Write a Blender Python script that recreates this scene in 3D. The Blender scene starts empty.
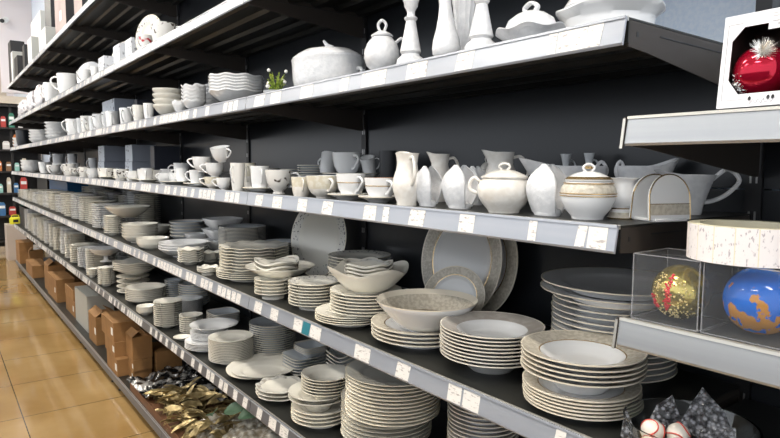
import bpy, bmesh, math, random
from mathutils import Vector, Matrix, noise
random.seed(7)
C = bpy.context.scene.collection
PI = math.pi
ZO = 1.5            # eye height above the shop floor; tables below hold heights relative to the eye
Z = {0:1.12, 1:.61, 2:.243, 3:-.095, 4:-.475, 5:-.863, 6:-1.393}
FRONT, BACK = .9, 1.4
BAYS = [-10.3, -8.87, -7.73, -6.59, -5.45, -4.31, -3.17, -2.03, -.56]

# ------------------------------------------------------------------ materials
MAT = {}
def mat(name, col, rough=.5, metal=0, **kw):
    if name in MAT: return MAT[name]
    m = bpy.data.materials.new(name); m.use_nodes = True
    b = m.node_tree.nodes['Principled BSDF']
    b.inputs['Base Color'].default_value = (*col, 1)
    b.inputs['Roughness'].default_value = rough
    b.inputs['Metallic'].default_value = metal
    for k, v in kw.items():
        b.inputs[k.replace('_', ' ')].default_value = v
    MAT[name] = m
    return m
def noisy(name, c1, c2, rough=.4, scale=40, lo=.45, hi=.6, metal=0, bump=0, tex='noise', detail=4, stretch=None, bscale=None):
    """two colours mixed by a procedural pattern in object space"""
    m = mat(name, c1, rough, metal); nt = m.node_tree; N = nt.nodes; L = nt.links
    b = N['Principled BSDF']; tc = N.new('ShaderNodeTexCoord'); out = tc.outputs['Object']
    if stretch:
        mp = N.new('ShaderNodeMapping'); mp.inputs['Scale'].default_value = stretch
        L.new(out, mp.inputs[0]); out = mp.outputs[0]
    if tex == 'noise':
        t = N.new('ShaderNodeTexNoise'); t.inputs['Scale'].default_value = scale; t.inputs['Detail'].default_value = detail; o = t.outputs['Fac']
    else:
        t = N.new('ShaderNodeTexVoronoi'); t.inputs['Scale'].default_value = scale; t.feature = 'DISTANCE_TO_EDGE' if tex == 'edge' else 'F1'; o = t.outputs['Distance']
    L.new(out, t.inputs['Vector'])
    r = N.new('ShaderNodeValToRGB'); r.color_ramp.elements[0].position = lo; r.color_ramp.elements[1].position = hi
    r.color_ramp.elements[0].color = (*c1, 1); r.color_ramp.elements[1].color = (*c2, 1)
    L.new(o, r.inputs[0]); L.new(r.outputs[0], b.inputs['Base Color'])
    if bump:
        src = o
        if bscale:
            t2 = N.new('ShaderNodeTexNoise'); t2.inputs['Scale'].default_value = bscale; L.new(out, t2.inputs['Vector']); src = t2.outputs['Fac']
        bp = N.new('ShaderNodeBump'); bp.inputs['Strength'].default_value = bump; bp.inputs['Distance'].default_value = .003
        L.new(src, bp.inputs['Height']); L.new(bp.outputs[0], b.inputs['Normal'])
    return m
P_WHITE = mat('white porcelain', (.84, .84, .84), .12)
P_CREAM = mat('cream porcelain', (.80, .77, .69), .16)
P_SHADED  = mat('shade toned white porcelain', (.70, .73, .76), .16)  # white ware in shade, with the shade put into its colour
P_RELIEF = noisy('embossed white porcelain', (.74, .74, .75), (.66, .665, .68), .14, 60, .4, .6, bump=.5, bscale=85)
P_RELIEFC = noisy('embossed cream porcelain', (.82, .79, .74), (.76, .72, .66), .18, 60, .4, .6, bump=.45, bscale=80)
GOLD = mat('gold trim', (.62, .44, .22), .25, .8)
TAN = mat('tan edge glaze', (.40, .33, .24), .3)
EDGEW = mat('pale edge glaze', (.85, .80, .70), .12); GOLDE = mat('pale gold edge line', (.86, .79, .66), .15, .05); CREDGE = mat('cream edge glaze', (.86, .80, .66), .12)
GREIGE = noisy('greige rim glaze', (.42, .385, .345), (.50, .46, .42), .2, 30)
BAND = noisy('beige filigree rim', (.50, .45, .365), (.64, .59, .50), .22, 120, .42, .58, tex='noise', detail=5)
SPECK = noisy('speckled floral rim', (.16, .15, .15), (.76, .74, .68), .22, 95, .36, .42)
LEAFG = noisy('mottled leaf glaze', (.40, .37, .32), (.72, .71, .66), .22, 45, .38, .55, bump=.4)
CBAND = noisy('cream patterned band', (.72, .66, .52), (.80, .76, .66), .2, 70)
MARK = noisy('white glaze with dark marks', (.09, .07, .06), (.80, .78, .74), .16, 30, .33, .36, detail=1)
REDP = noisy('white glaze with red flowers', (.55, .05, .06), (.80, .78, .76), .18, 26, .38, .43, detail=1)
BROWNIN = mat('brown inner glaze', (.35, .17, .08), .3)
DARKP = mat('dark glazed pot', (.025, .027, .032), .35)
STYLE = {  # body, rim band, edge, inner line
 'gold': (P_WHITE, BAND, GOLDE, GOLD), 'goldedge': (P_WHITE, P_WHITE, GOLDE, P_WHITE), 'greige': (P_WHITE, GREIGE, EDGEW, GREIGE),
 'creamedge': (P_CREAM, P_CREAM, CREDGE, P_CREAM), 'cream': (P_CREAM,)*4, 'white': (P_WHITE,)*4,
 'grey': (P_SHADED, P_SHADED, EDGEW, P_SHADED), 'speckle': (P_CREAM, SPECK, CREDGE, P_CREAM), 'leaf': (P_CREAM, LEAFG, P_CREAM, P_CREAM)}  # the grey style is white porcelain with painted shade
STEEL = noisy('dark grey shelf steel', (.020, .021, .019), (.030, .030, .027), .42, 6, .3, .7, metal=.3)
STEELB = mat('brown grey bracket steel', (.055, .045, .038), .5, .3)
UPR = mat('black upright steel', (.02, .02, .022), .4, .3)
PANEL = noisy('dark back panel', (.017, .019, .023), (.027, .030, .035), .28, 1.2, .3, .7, metal=.3)
PANEL_GLOW = noisy('pale panel with painted lamp glow', (.66, .76, .90), (.74, .82, .93), .25, 90, .4, .6)  # pale colour paints lamp light reflected by the glossy back panel
RAIL = noisy('silvery price rail', (.31, .335, .39), (.41, .425, .46), .3, 1.5, .3, .7, metal=.25, stretch=(.6, 1, 12))
RAILD = noisy('dark grey price rail insert', (.11, .11, .125), (.17, .17, .18), .35, 1.5, .3, .7, metal=.2, stretch=(.6, 1, 12))  # darker rail tone for the two lowest shelves
RAILP = noisy('brushed plain rail', (.34, .35, .37), (.46, .47, .47), .26, 1.2, .3, .7, metal=.6, stretch=(.5, 1, 30))
LIP = mat('bare steel lip', (.55, .53, .48), .3, .7)
TAG = noisy('printed price label', (.42, .38, .36), (.76, .73, .69), .5, 150, .33, .42, detail=2, stretch=(.5, 1, 1.6))
TEAL = mat('teal label', (.02, .18, .23), .5)
SLOT = mat('slot shine', (.45, .45, .45), .3, .8)
CARD = noisy('brown corrugated card', (.25, .125, .042), (.33, .17, .06), .75, 9, .3, .7)
CARDE = mat('card fold crease', (.22, .11, .04), .8)
PAPER = mat('white paper label', (.80, .79, .76), .6)
BLUEB = mat('pale blue grey card', (.36, .39, .46), .5)
BLUEW = noisy('printed end of carton', (.05, .05, .07), (.70, .74, .80), .5, 28, .30, .34, detail=1)
NAVY = mat('dark navy card', (.035, .04, .06), .4)
PINKB = noisy('pinkish grey card', (.36, .27, .25), (.46, .36, .33), .6, 5, .3, .7)
BLACKB = mat('black card', (.012, .012, .014), .45)
WHITEB = mat('white card', (.74, .71, .71), .5)
GREYB = mat('pale grey card', (.44, .44, .41), .55)
PRINT = noisy('white card with grey print', (.30, .31, .34), (.72, .74, .78), .5, 45, .36, .44, detail=2)
BLUEP = mat('blue plastic', (.015, .11, .27), .4)
GLASS = mat('clear glass', (.93, .97, .97), .02, 0, Transmission_Weight=1.0, IOR=1.45)
def clear(name, alpha, tint=(.8, .82, .85)):
    m = mat(name, tint, .08); m.node_tree.nodes['Principled BSDF'].inputs['Alpha'].default_value = alpha
    return m
PVC = clear('clear plastic sheet', .06, (.35, .36, .38))
PVCE = clear('clear plastic fold', .4, (.5, .5, .52))
BUBBLE = noisy('bubble wrap', (.45, .46, .50), (.05, .05, .055), .12, 130, .05, .65, tex='voronoi', bump=1.0)  # pale cell centres paint the bubble highlights into the colour
BUBBLE.node_tree.nodes['Principled BSDF'].inputs['Alpha'].default_value = .6

# ------------------------------------------------------------------ mesh helpers
class MB:
    """collects geometry of one part"""
    def __init__(s): s.v = []; s.f = []; s.m = []; s.mats = []
    def mi(s, m):
        if m not in s.mats: s.mats.append(m)
        return s.mats.index(m)
    def add(s, vs, fs, m):
        o = len(s.v); s.v += [tuple(v) for v in vs]; k = s.mi(m)
        for f in fs: s.f.append(tuple(i+o for i in f)); s.m.append(k)
    def box(s, x0, x1, y0, y1, z0, z1, m, M=None):
        vs = [Vector(p) for p in ((x0,y0,z0),(x1,y0,z0),(x1,y1,z0),(x0,y1,z0),(x0,y0,z1),(x1,y0,z1),(x1,y1,z1),(x0,y1,z1))]
        if M: vs = [M @ v for v in vs]
        s.add(vs, [(0,3,2,1),(4,5,6,7),(0,1,5,4),(1,2,6,5),(2,3,7,6),(3,0,4,7)], m)
    def lathe(s, prof, mats, seg=32, deform=None):
        """prof [(r,z)], mats per segment (len-1) or single; closed at r=0 ends"""
        if not isinstance(mats, (list, tuple)): mats = [mats]*(len(prof)-1)
        rings = []
        for r, z in prof:
            if r < 1e-6:
                v = Vector((0, 0, z)); v = deform(v, 0, 0) if deform else v
                s.v.append(tuple(v)); rings.append([len(s.v)-1])
            else:
                ring = []
                for i in range(seg):
                    a = 2*PI*i/seg; v = Vector((r*math.cos(a), r*math.sin(a), z))
                    if deform: v = deform(v, a, r)
                    s.v.append(tuple(v)); ring.append(len(s.v)-1)
                rings.append(ring)
        for j in range(len(rings)-1):
            a, b = rings[j], rings[j+1]; k = s.mi(mats[j])
            for i in range(seg):
                i2 = (i+1) % seg
                if len(a) == 1 and len(b) == 1: continue
                if len(a) == 1: f = (a[0], b[i], b[i2])
                elif len(b) == 1: f = (a[i], b[0], a[i2])
                else: f = (a[i], b[i], b[i2], a[i2])
                s.f.append(f); s.m.append(k)
    def tube(s, pts, rad, m, seg=8, flat=1):
        pts = [Vector(p) for p in pts]; n = len(pts); rings = []
        up0 = None
        for i, p in enumerate(pts):
            t = (pts[min(i+1, n-1)] - pts[max(i-1, 0)]).normalized()
            u = t.cross(Vector((0, 0, 1)))
            if u.length < .2: u = t.cross(Vector((0, 1, 0))) if up0 is None else up0 - t*up0.dot(t)
            u.normalize()
            if up0 is not None and u.dot(up0) < 0: u = -u
            up0 = u; w = t.cross(u)
            r = rad[0]+(rad[1]-rad[0])*i/(n-1) if isinstance(rad, tuple) else rad
            ring = []
            for k in range(seg):
                a = 2*PI*k/seg; s.v.append(tuple(p + u*(r*flat*math.cos(a)) + w*(r*math.sin(a)))); ring.append(len(s.v)-1)
            rings.append(ring)
        k_ = s.mi(m)
        for a, b in zip(rings, rings[1:]):
            for i in range(seg):
                s.f.append((a[i], a[(i+1) % seg], b[(i+1) % seg], b[i])); s.m.append(k_)
        s.f.append(tuple(reversed(rings[0]))); s.m.append(k_); s.f.append(tuple(rings[-1])); s.m.append(k_)
    def prism(s, poly, x0, x1, m, axis='x'):
        """poly in the two other axes, extruded along axis"""
        n = len(poly); mk = {'x': lambda t, p: (t, p[0], p[1]), 'y': lambda t, p: (p[0], t, p[1]), 'z': lambda t, p: (p[0], p[1], t)}[axis]
        vs = [mk(x0, p) for p in poly] + [mk(x1, p) for p in poly]
        fs = [tuple(range(n))[::-1], tuple(range(n, 2*n))] + [(i, (i+1) % n, n+(i+1) % n, n+i) for i in range(n)]
        s.add(vs, fs, m)
    def build(s, name, parent=None, smooth=True, loc=None, rot=None, bevel=0):
        me = bpy.data.meshes.new(name); me.from_pydata(s.v, [], s.f)
        for m in s.mats: me.materials.append(m)
        me.polygons.foreach_set('material_index', s.m)
        bm = bmesh.new(); bm.from_mesh(me); bmesh.ops.recalc_face_normals(bm, faces=bm.faces)
        if bevel: bmesh.ops.bevel(bm, geom=list(bm.edges), offset=bevel, segments=1, affect='EDGES', clamp_overlap=True)
        bm.to_mesh(me); bm.free()
        if smooth:
            me.polygons.foreach_set('use_smooth', [True]*len(me.polygons))
            me.set_sharp_from_angle(angle=math.radians(38))
        o = bpy.data.objects.new(name, me); C.objects.link(o)
        if parent: o.parent = parent
        if loc: o.location = loc
        if rot: o.rotation_euler = rot
        return o
def tag(o, label=None, cat=None, group=None, kind=None):
    if label: o['label'] = label
    if cat: o['category'] = cat
    if group: o['group'] = group
    if kind: o['kind'] = kind
    return o
def thing(name, label, cat, loc, rz=0, group=None):
    o = bpy.data.objects.new(name, None); C.objects.link(o)
    o.location = loc; o.rotation_euler = (0, 0, rz); o.empty_display_size = .02
    return tag(o, label, cat, group)

STACKS = [
 ('dinner_plate', 'plate', 'dinner', 'gold', -0.701, 1.01, -0.475, 0.1136, 6, 0.00674, 0.014, None, 0.5, 'gold-rimmed dinner plate', 'under the nearest soup plates'),
 ('soup_plate', 'plate', 'soup', 'gold', -0.7021, 1.0119, -0.4342, 0.1197, 5, 0.00953, 0.034, None, 0.5, 'gold-rimmed cream soup plate', 'nearest stack at the shelf end'),
 ('dinner_plate', 'plate', 'dinner', 'goldedge', -0.7823, 1.2424, -0.475, 0.1392, 14, 0.01299, 0.014, None, 0.5, 'thin gold-edged white plate', 'tall stack behind the nearest soup plates'),
 ('dinner_plate', 'plate', 'dinner', 'goldedge', -0.7548, 1.2116, -0.2927, 0.1675, 2, 0.01762, 0.014, None, 0.5, 'wide gold-edged serving plate', 'laid over the tall rear stack'),
 ('soup_plate', 'plate', 'soup', 'greige', -0.971, 1.0377, -0.475, 0.1224, 9, 0.00811, 0.034, None, 0.5, 'soup plate with plain greige rim', 'stack beside the cone bowl'),
 ('dinner_plate', 'plate', 'dinner', 'gold', -1.2414, 1.0476, -0.475, 0.138, 4, 0.01065, 0.014, None, 0.5, 'gold-rimmed dinner plate', 'under the patterned cone bowl'),
 ('serving_bowl', 'bowl', 'bowl', 'gold', -1.2046, 1.035, -0.432, 0.1358, 1, 0.006, 0.082, None, 0.5, 'wide cone bowl with gold rim band', 'standing on gold-rimmed plates'),
 ('saucer', 'saucer', 'saucer', 'gold', -1.2037, 1.035, -0.4256, 0.0614, 1, 0.006, 0.012, None, 0.5, 'small gold-rimmed saucer', 'lying inside the patterned cone bowl'),
 ('dinner_plate', 'plate', 'dinner', 'creamedge', -1.52, 1.0028, -0.475, 0.1117, 4, 0.00646, 0.014, None, 0.5, 'large cream dinner plate', 'lowest plates under the wavy bowl'),
 ('dinner_plate', 'plate', 'dinner', 'creamedge', -1.4818, 1.03, -0.4488, 0.1091, 7, 0.00955, 0.014, None, 0.5, 'cream dinner plate', 'mid pile under the wavy bowl'),
 ('wavy_bowl', 'bowl', 'bowl', 'cream', -1.4973, 1.05, -0.3815, 0.124, 1, 0.006, 0.075, (4, 0.05, 0.011), 0.5, 'four-cornered wavy cream bowl', 'standing on the cream plates'),
 ('leaf_dish', 'bowl', 'bowl', 'leaf', -1.5006, 1.05, -0.3751, 0.0736, 6, 0.0109, 0.03, (5, 0.07, 0.004), 0.5, 'small wavy leaf dish', 'nested inside the wavy bowl'),
 ('dinner_plate', 'plate', 'dinner', 'speckle', -1.8621, 1.2641, -0.475, 0.1184, 12, 0.01105, 0.014, None, 0.5, 'plate with speckled rim', 'rear pile behind the wavy bowl'),
 ('dinner_plate', 'plate', 'dinner', 'speckle', -1.7528, 1.0051, -0.475, 0.087, 8, 0.00994, 0.014, None, 0.5, 'plate with small floral rim', 'pile in front of the standing platter'),
 ('dinner_plate', 'plate', 'dinner', 'creamedge', -1.9707, 0.9603, -0.475, 0.0675, 5, 0.01194, 0.014, None, 0.5, 'small cream plate', 'under the shallow bowl of leaf dishes'),
 ('shallow_bowl', 'bowl', 'bowl', 'cream', -2.0353, 1.022, -0.4149, 0.1293, 1, 0.006, 0.045, None, 0.5, 'wide shallow cream bowl', 'holding the speckled leaf dishes'),
 ('leaf_dish', 'bowl', 'bowl', 'leaf', -2.0086, 1.0, -0.4085, 0.08, 3, 0.01624, 0.03, (3, 0.12, 0.008), 0.5, 'speckled wavy leaf dish', 'lying in the shallow cream bowl'),
 ('dinner_plate', 'plate', 'dinner', 'creamedge', -2.3673, 1.04, -0.475, 0.1316, 4, 0.00839, 0.014, None, 0.5, 'large cream plate', 'bottom of the tall wavy-rimmed pile'),
 ('dinner_plate', 'plate', 'dinner', 'creamedge', -2.3479, 1.06, -0.441, 0.1435, 8, 0.01235, 0.014, (12, 0.012, 0.002), 0.5, 'cream plate with wavy rim', 'top of the tall wavy-rimmed pile'),
 ('dinner_plate', 'plate', 'dinner', 'grey', -2.9379, 1.26, -0.475, 0.1208, 22, 0.00695, 0.014, None, 0.5, 'bluish shade-toned plate', 'rear pile behind the wavy-rimmed plates'),
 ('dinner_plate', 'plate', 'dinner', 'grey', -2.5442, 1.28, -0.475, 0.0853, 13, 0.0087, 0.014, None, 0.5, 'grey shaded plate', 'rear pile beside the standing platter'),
 ('bowl', 'bowl', 'bowl', 'white', -3.2201, 1.265, -0.475, 0.1123, 3, 0.05807, 0.07, 'sq', 0.6, 'white tapering bowl', 'trio nested near the bracket'),
 ('dinner_plate', 'plate', 'dinner', 'leaf', -2.564, 0.9384, -0.475, 0.0462, 3, 0.0073, 0.014, (6, 0.05, 0.003), 0.5, 'small speckled dish', 'front pile under the price rail corner'),
 ('dinner_plate', 'plate', 'dinner', 'leaf', -2.9121, 1.08, -0.475, 0.0502, 6, 0.00581, 0.014, (6, 0.05, 0.003), 0.5, 'small speckled dish', 'pile behind the speckled front dishes'),
 ('saucer', 'saucer', 'saucer', 'cream', -2.8772, 0.969, -0.475, 0.0619, 6, 0.011, 0.012, (8, 0.03, 0.003), 0.5, 'cream wavy saucer', 'pile next to the tall broad bowls'),
 ('bowl', 'bowl', 'bowl', 'white', -3.1689, 1.0327, -0.475, 0.1271, 3, 0.01316, 0.05, None, 0.6, 'broad white bowl', 'trio of nested broad bowls'),
 ('bowl', 'bowl', 'bowl', 'cream', -3.555, 0.9812, -0.475, 0.088, 4, 0.00766, 0.04, None, 0.75, 'cream bowl', 'front pile before the broad bowls'),
 ('bowl', 'bowl', 'bowl', 'cream', -4.282, 1.2, -0.475, 0.1096, 4, 0.0045, 0.05, None, 0.7, 'broad cream bowl', 'second pile before the broad bowls'),
 ('bowl', 'bowl', 'bowl', 'cream', -3.8941, 1.0, -0.475, 0.1058, 5, 0.017, 0.05, None, 0.7, 'deep cream bowl', 'pile beside the wide cream bowl'),
 ('bowl', 'bowl', 'bowl', 'grey', -3.7624, 1.25, -0.475, 0.1069, 5, 0.02021, 0.05, None, 0.6, 'shaded grey bowl', 'rear pile below the mug shelf'),
 ('bowl', 'bowl', 'bowl', 'white', -3.4604, 1.2, -0.475, 0.0665, 2, 0.03231, 0.05, 'sq', 0.7, 'square white bowl', 'rear pair beside the shaded bowls'),
 ('saucer', 'saucer', 'saucer', 'cream', -4.3849, 0.9546, -0.475, 0.0618, 9, 0.01376, 0.012, None, 0.5, 'small cream plate', 'pile under the wide cream bowl'),
 ('bowl', 'bowl', 'bowl', 'cream', -4.3357, 1.04, -0.3508, 0.1466, 1, 0.006, 0.075, None, 0.45, 'very wide cream bowl', 'crowning a pile of small cream plates'),
 ('saucer', 'saucer', 'saucer', 'cream', -4.6287, 0.9495, -0.863, 0.0584, 9, 0.01402, 0.012, (8, 0.02, 0.002), 0.5, 'cream ribbed saucer', 'pile under the footed cake bowl'),
 ('dinner_plate', 'plate', 'dinner', 'creamedge', -1.496, 1.1207, -0.863, 0.1453, 10, 0.01268, 0.014, None, 0.5, 'broad cream plate', 'lower half of the big near pile'),
 ('dinner_plate', 'plate', 'dinner', 'creamedge', -1.3838, 1.06, -0.7358, 0.1423, 12, 0.0104, 0.014, None, 0.5, 'cream ribbed-edge plate', 'upper half of the big near pile'),
 ('dinner_plate', 'plate', 'dinner', 'greige', -1.1011, 1.15, -0.863, 0.0954, 26, 0.01124, 0.014, None, 0.5, 'shaded plain plate', 'dark pile under the nearest price tags'),
 ('dinner_plate', 'plate', 'dinner', 'creamedge', -1.7172, 1.0078, -0.863, 0.0993, 4, 0.01268, 0.014, None, 0.5, 'cream dinner plate', 'bottom of the mixed front pile'),
 ('soup_plate', 'plate', 'soup', 'cream', -1.7201, 1.0, -0.8119, 0.1006, 2, 0.01542, 0.034, None, 0.5, 'wide cream soup plate', 'middle of the mixed front pile'),
 ('soup_plate', 'plate', 'soup', 'creamedge', -1.6979, 1.02, -0.7806, 0.0852, 6, 0.00982, 0.034, None, 0.5, 'cream soup plate', 'top of the mixed front pile'),
 ('saucer', 'saucer', 'saucer', 'grey', -2.1794, 1.2, -0.863, 0.0912, 6, 0.01203, 0.012, 'sq', 0.5, 'square shaded dish', 'rear pile of square dishes'),
 ('bowl', 'bowl', 'bowl', 'grey', -2.1556, 1.22, -0.7904, 0.0703, 4, 0.00655, 0.035, 'sq', 0.5, 'square shaded bowl', 'nested on the square dishes'),
 ('bowl', 'bowl', 'bowl', 'grey', -1.9184, 1.24, -0.863, 0.0772, 9, 0.01464, 0.04, (4, 0.06, 0.01), 0.5, 'curved shaded dish', 'rear pile beside the square dishes'),
 ('shell_dish', 'dish', 'saucer', 'leaf', -1.988, 0.9971, -0.863, 0.0919, 3, 0.01365, 0.012, (9, 0.035, 0.002), 0.5, 'scalloped shell dish', 'pair in front of the oval platters'),
 ('oval_platter', 'plate', 'dinner', 'creamedge', -2.3058, 1.0593, -0.863, 0.1668, 1, 0.013, 0.014, None, 0.5, 'large oval cream platter', 'under the smaller oval platter'),
 ('oval_platter', 'plate', 'dinner', 'cream', -2.2263, 1.035, -0.8496, 0.1259, 1, 0.011, 0.014, None, 0.5, 'smaller oval cream platter', 'lying on the larger oval platter'),
 ('dinner_plate', 'plate', 'dinner', 'cream', -2.5051, 1.0137, -0.863, 0.0972, 14, 0.00716, 0.014, None, 0.5, 'plain cream side plate', 'tidy tall pile before the oval platters'),
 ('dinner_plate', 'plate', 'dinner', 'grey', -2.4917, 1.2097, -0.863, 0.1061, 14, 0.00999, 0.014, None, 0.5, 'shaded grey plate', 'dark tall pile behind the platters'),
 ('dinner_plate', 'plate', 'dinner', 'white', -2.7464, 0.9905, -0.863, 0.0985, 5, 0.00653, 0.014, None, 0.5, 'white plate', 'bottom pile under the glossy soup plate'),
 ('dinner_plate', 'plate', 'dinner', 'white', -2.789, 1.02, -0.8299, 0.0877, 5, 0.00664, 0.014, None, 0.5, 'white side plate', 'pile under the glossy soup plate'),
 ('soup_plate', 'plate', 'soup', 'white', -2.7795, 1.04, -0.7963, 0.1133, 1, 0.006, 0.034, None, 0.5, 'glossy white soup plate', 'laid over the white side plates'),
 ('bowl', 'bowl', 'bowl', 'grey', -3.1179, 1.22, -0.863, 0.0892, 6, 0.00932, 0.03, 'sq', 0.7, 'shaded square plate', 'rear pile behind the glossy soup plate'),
 ('saucer', 'saucer', 'saucer', 'cream', -3.2499, 0.9651, -0.863, 0.0729, 12, 0.01111, 0.012, None, 0.5, 'cream ribbed saucer', 'tall pile in the lower shelf front'),
 ('saucer', 'saucer', 'saucer', 'cream', -3.0438, 1.02, -0.863, 0.0587, 8, 0.01117, 0.012, None, 0.5, 'cream shallow saucer', 'pile before the white plates'),
 ('dinner_plate', 'plate', 'dinner', 'white', -3.4856, 1.15, -0.863, 0.0862, 12, 0.00645, 0.014, None, 0.5, 'white shaded plate', 'rear pile behind the ribbed saucers'),
 ('bowl', 'bowl', 'bowl', 'cream', -3.5979, 0.9426, -0.863, 0.0511, 4, 0.00772, 0.03, None, 0.6, 'small cream bowl', 'low pile beside the ribbed saucers'),
 ('saucer', 'saucer', 'saucer', 'cream', -2.9587, 0.9447, -0.863, 0.0423, 1, 0.006, 0.012, None, 0.5, 'single oval cream saucer', 'alone at the rail edge'),
 ('bowl', 'bowl', 'bowl', 'cream', -3.9342, 1.0342, -0.863, 0.1215, 7, 0.01115, 0.035, None, 0.75, 'round cream bowl', 'broad tidy pile of nested bowls'),
 ('saucer', 'saucer', 'saucer', 'cream', -4.2521, 1.04, -0.863, 0.1057, 4, 0.03278, 0.012, None, 0.5, 'cream saucer', 'under the sagging deep platters'),
 ('bowl', 'bowl', 'bowl', 'cream', -4.2803, 1.06, -0.7315, 0.1409, 4, 0.01328, 0.045, (6, 0.02, 0.006), 0.6, 'deep cream platter', 'heaped over the cream saucers'),
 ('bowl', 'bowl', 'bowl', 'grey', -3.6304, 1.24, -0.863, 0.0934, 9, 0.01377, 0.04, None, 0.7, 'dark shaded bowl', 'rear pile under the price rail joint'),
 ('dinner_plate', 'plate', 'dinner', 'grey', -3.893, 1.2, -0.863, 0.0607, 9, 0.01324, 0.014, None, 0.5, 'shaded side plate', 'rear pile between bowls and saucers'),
 ('saucer', 'saucer', 'saucer', 'cream', -5.0514, 0.9361, -0.863, 0.0416, 4, 0.01455, 0.012, None, 0.5, 'small cream saucer', 'pile before the footed cake bowl'),
 ('saucer', 'saucer', 'saucer', 'goldedge', -1.3061, 0.9474, -0.095, 0.055, 1, 0.006, 0.012, None, 0.5, 'gold-edged saucer', 'under the cup nearest the tall jug'),
 ('saucer', 'saucer', 'saucer', 'goldedge', -1.4643, 0.9516, -0.095, 0.0592, 1, 0.006, 0.012, None, 0.5, 'gold-edged saucer', 'under the second cup from the jug'),
 ('saucer', 'saucer', 'saucer', 'grey', -1.8874, 1.24, -0.095, 0.1061, 7, 0.00866, 0.012, None, 0.5, 'broad shade-toned saucer', 'rear pile carrying the tipped cups'),
 ('saucer', 'saucer', 'saucer', 'goldedge', -2.0655, 0.952, -0.095, 0.0595, 1, 0.006, 0.012, None, 0.5, 'gold-edged saucer', 'under the cup before the footed cup'),
 ('saucer', 'saucer', 'saucer', 'goldedge', -2.7235, 0.9466, -0.095, 0.0542, 1, 0.006, 0.012, None, 0.5, 'gold-edged saucer', 'under the two stacked cups'),
 ('saucer', 'saucer', 'saucer', 'goldedge', -3.0683, 0.9632, -0.095, 0.0711, 1, 0.006, 0.012, None, 0.5, 'gold-edged saucer', 'beneath the grey stacked cups'),
 ('saucer', 'saucer', 'saucer', 'grey', -2.648, 1.27, -0.095, 0.0561, 8, 0.00931, 0.012, None, 0.5, 'small shade-toned saucer', 'rear pile behind the footed cups'),
 ('saucer', 'saucer', 'saucer', 'grey', -2.4302, 1.27, -0.095, 0.042, 8, 0.00889, 0.012, None, 0.5, 'small shade-toned saucer', 'second rear pile behind the footed cups'),
 ('saucer', 'saucer', 'saucer', 'grey', -2.2273, 1.26, -0.095, 0.0541, 9, 0.00991, 0.012, None, 0.5, 'dark shade-toned saucer', 'rear pile just before the tipped cups'),
 ('saucer', 'saucer', 'saucer', 'cream', -4.4966, 0.9545, -0.095, 0.0626, 1, 0.006, 0.012, None, 0.5, 'cream saucer', 'below the pair of marked mugs'),
 ('saucer', 'saucer', 'saucer', 'cream', -4.0882, 0.9531, -0.095, 0.0611, 1, 0.006, 0.012, None, 0.5, 'cream saucer', 'below the mug beside the cartons'),
 ('saucer', 'saucer', 'saucer', 'cream', -3.6961, 0.9408, -0.095, 0.0484, 1, 0.006, 0.012, None, 0.5, 'cream saucer', 'below the tilted mug handle'),
 ('saucer', 'saucer', 'saucer', 'cream', -3.4988, 0.9518, -0.095, 0.0596, 1, 0.006, 0.012, None, 0.5, 'cream saucer', 'below the wide row mug'),
 ('bowl', 'bowl', 'bowl', 'white', -9.128, 1.0161, -0.095, 0.1235, 3, 0.0397, 0.075, None, 0.8, 'white bowl with dark marks', 'far end nest on cup shelf'),
 ('bowl', 'bowl', 'bowl', 'cream', -3.1557, 0.965, 0.243, 0.0738, 4, 0.02663, 0.062, None, 0.5, 'deep ribbed white bowl', 'tall flared nest before the dark carton'),
 ('bowl', 'bowl', 'bowl', 'white', -2.3747, 1.0027, 0.243, 0.1108, 6, 0.01182, 0.06, (9, 0.02, 0.0025), 0.45, 'large ruffled white bowl', 'nest beside the small plant'),
 ('bowl', 'bowl', 'bowl', 'white', -2.72, 0.9461, 0.243, 0.0533, 5, 0.0158, 0.05, (7, 0.03, 0.004), 0.5, 'ruffled white salad bowl', 'nest behind the large ruffled bowls'),
 ('bowl', 'bowl', 'bowl', 'white', -2.9273, 1.08, 0.243, 0.0748, 6, 0.01918, 0.05, (7, 0.03, 0.004), 0.45, 'scalloped white dish', 'nest between the ruffled bowls'),
 ('bowl', 'bowl', 'bowl', 'white', -2.878, 0.9351, 0.243, 0.0355, 4, 0.0045, 0.045, (7, 0.03, 0.003), 0.5, 'small ruffled white bowl', 'low nest beside the ribbed bowls'),
 ('bowl', 'bowl', 'bowl', 'white', -7.2156, 1.0556, 0.243, 0.1197, 5, 0.03509, 0.06, None, 0.7, 'white flared bowl', 'far nest with stacked rims'),
 ('bowl', 'bowl', 'bowl', 'white', -8.1614, 1.0135, 0.243, 0.1218, 4, 0.03335, 0.06, None, 0.7, 'white bowl with red sticker', 'far nest beside the black pots'),
 ('bowl', 'bowl', 'bowl', 'white', -10.1183, 0.965, 0.243, 0.0607, 3, 0.04331, 0.05, None, 0.7, 'pale teal bowl', 'nest at the far end of the shelf'),
 ('side_plate', 'plate', 'saucer', 'white', -4.852, 1.03, -0.475, 0.1196, 11, 0.0161, 0.012, None, 0.6, 'white plate', 'eighteenth pile from the far end, front of upper plate shelf'),
 ('side_plate', 'plate', 'saucer', 'cream', -5.143, 1.047, -0.475, 0.1106, 12, 0.01553, 0.012, None, 0.6, 'cream plate', 'seventeenth pile from the far end, front of upper plate shelf'),
 ('side_plate', 'plate', 'saucer', 'cream', -5.223, 1.035, -0.863, 0.1119, 12, 0.0156, 0.012, None, 0.6, 'cream plate', 'fourteenth pile from the far end, front of lower plate shelf'),
 ('side_plate', 'plate', 'dinner', 'cream', -5.443, 1.038, -0.475, 0.1124, 13, 0.01574, 0.014, None, 0.6, 'cream plate', 'sixteenth pile from the far end, front of upper plate shelf'),
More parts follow.
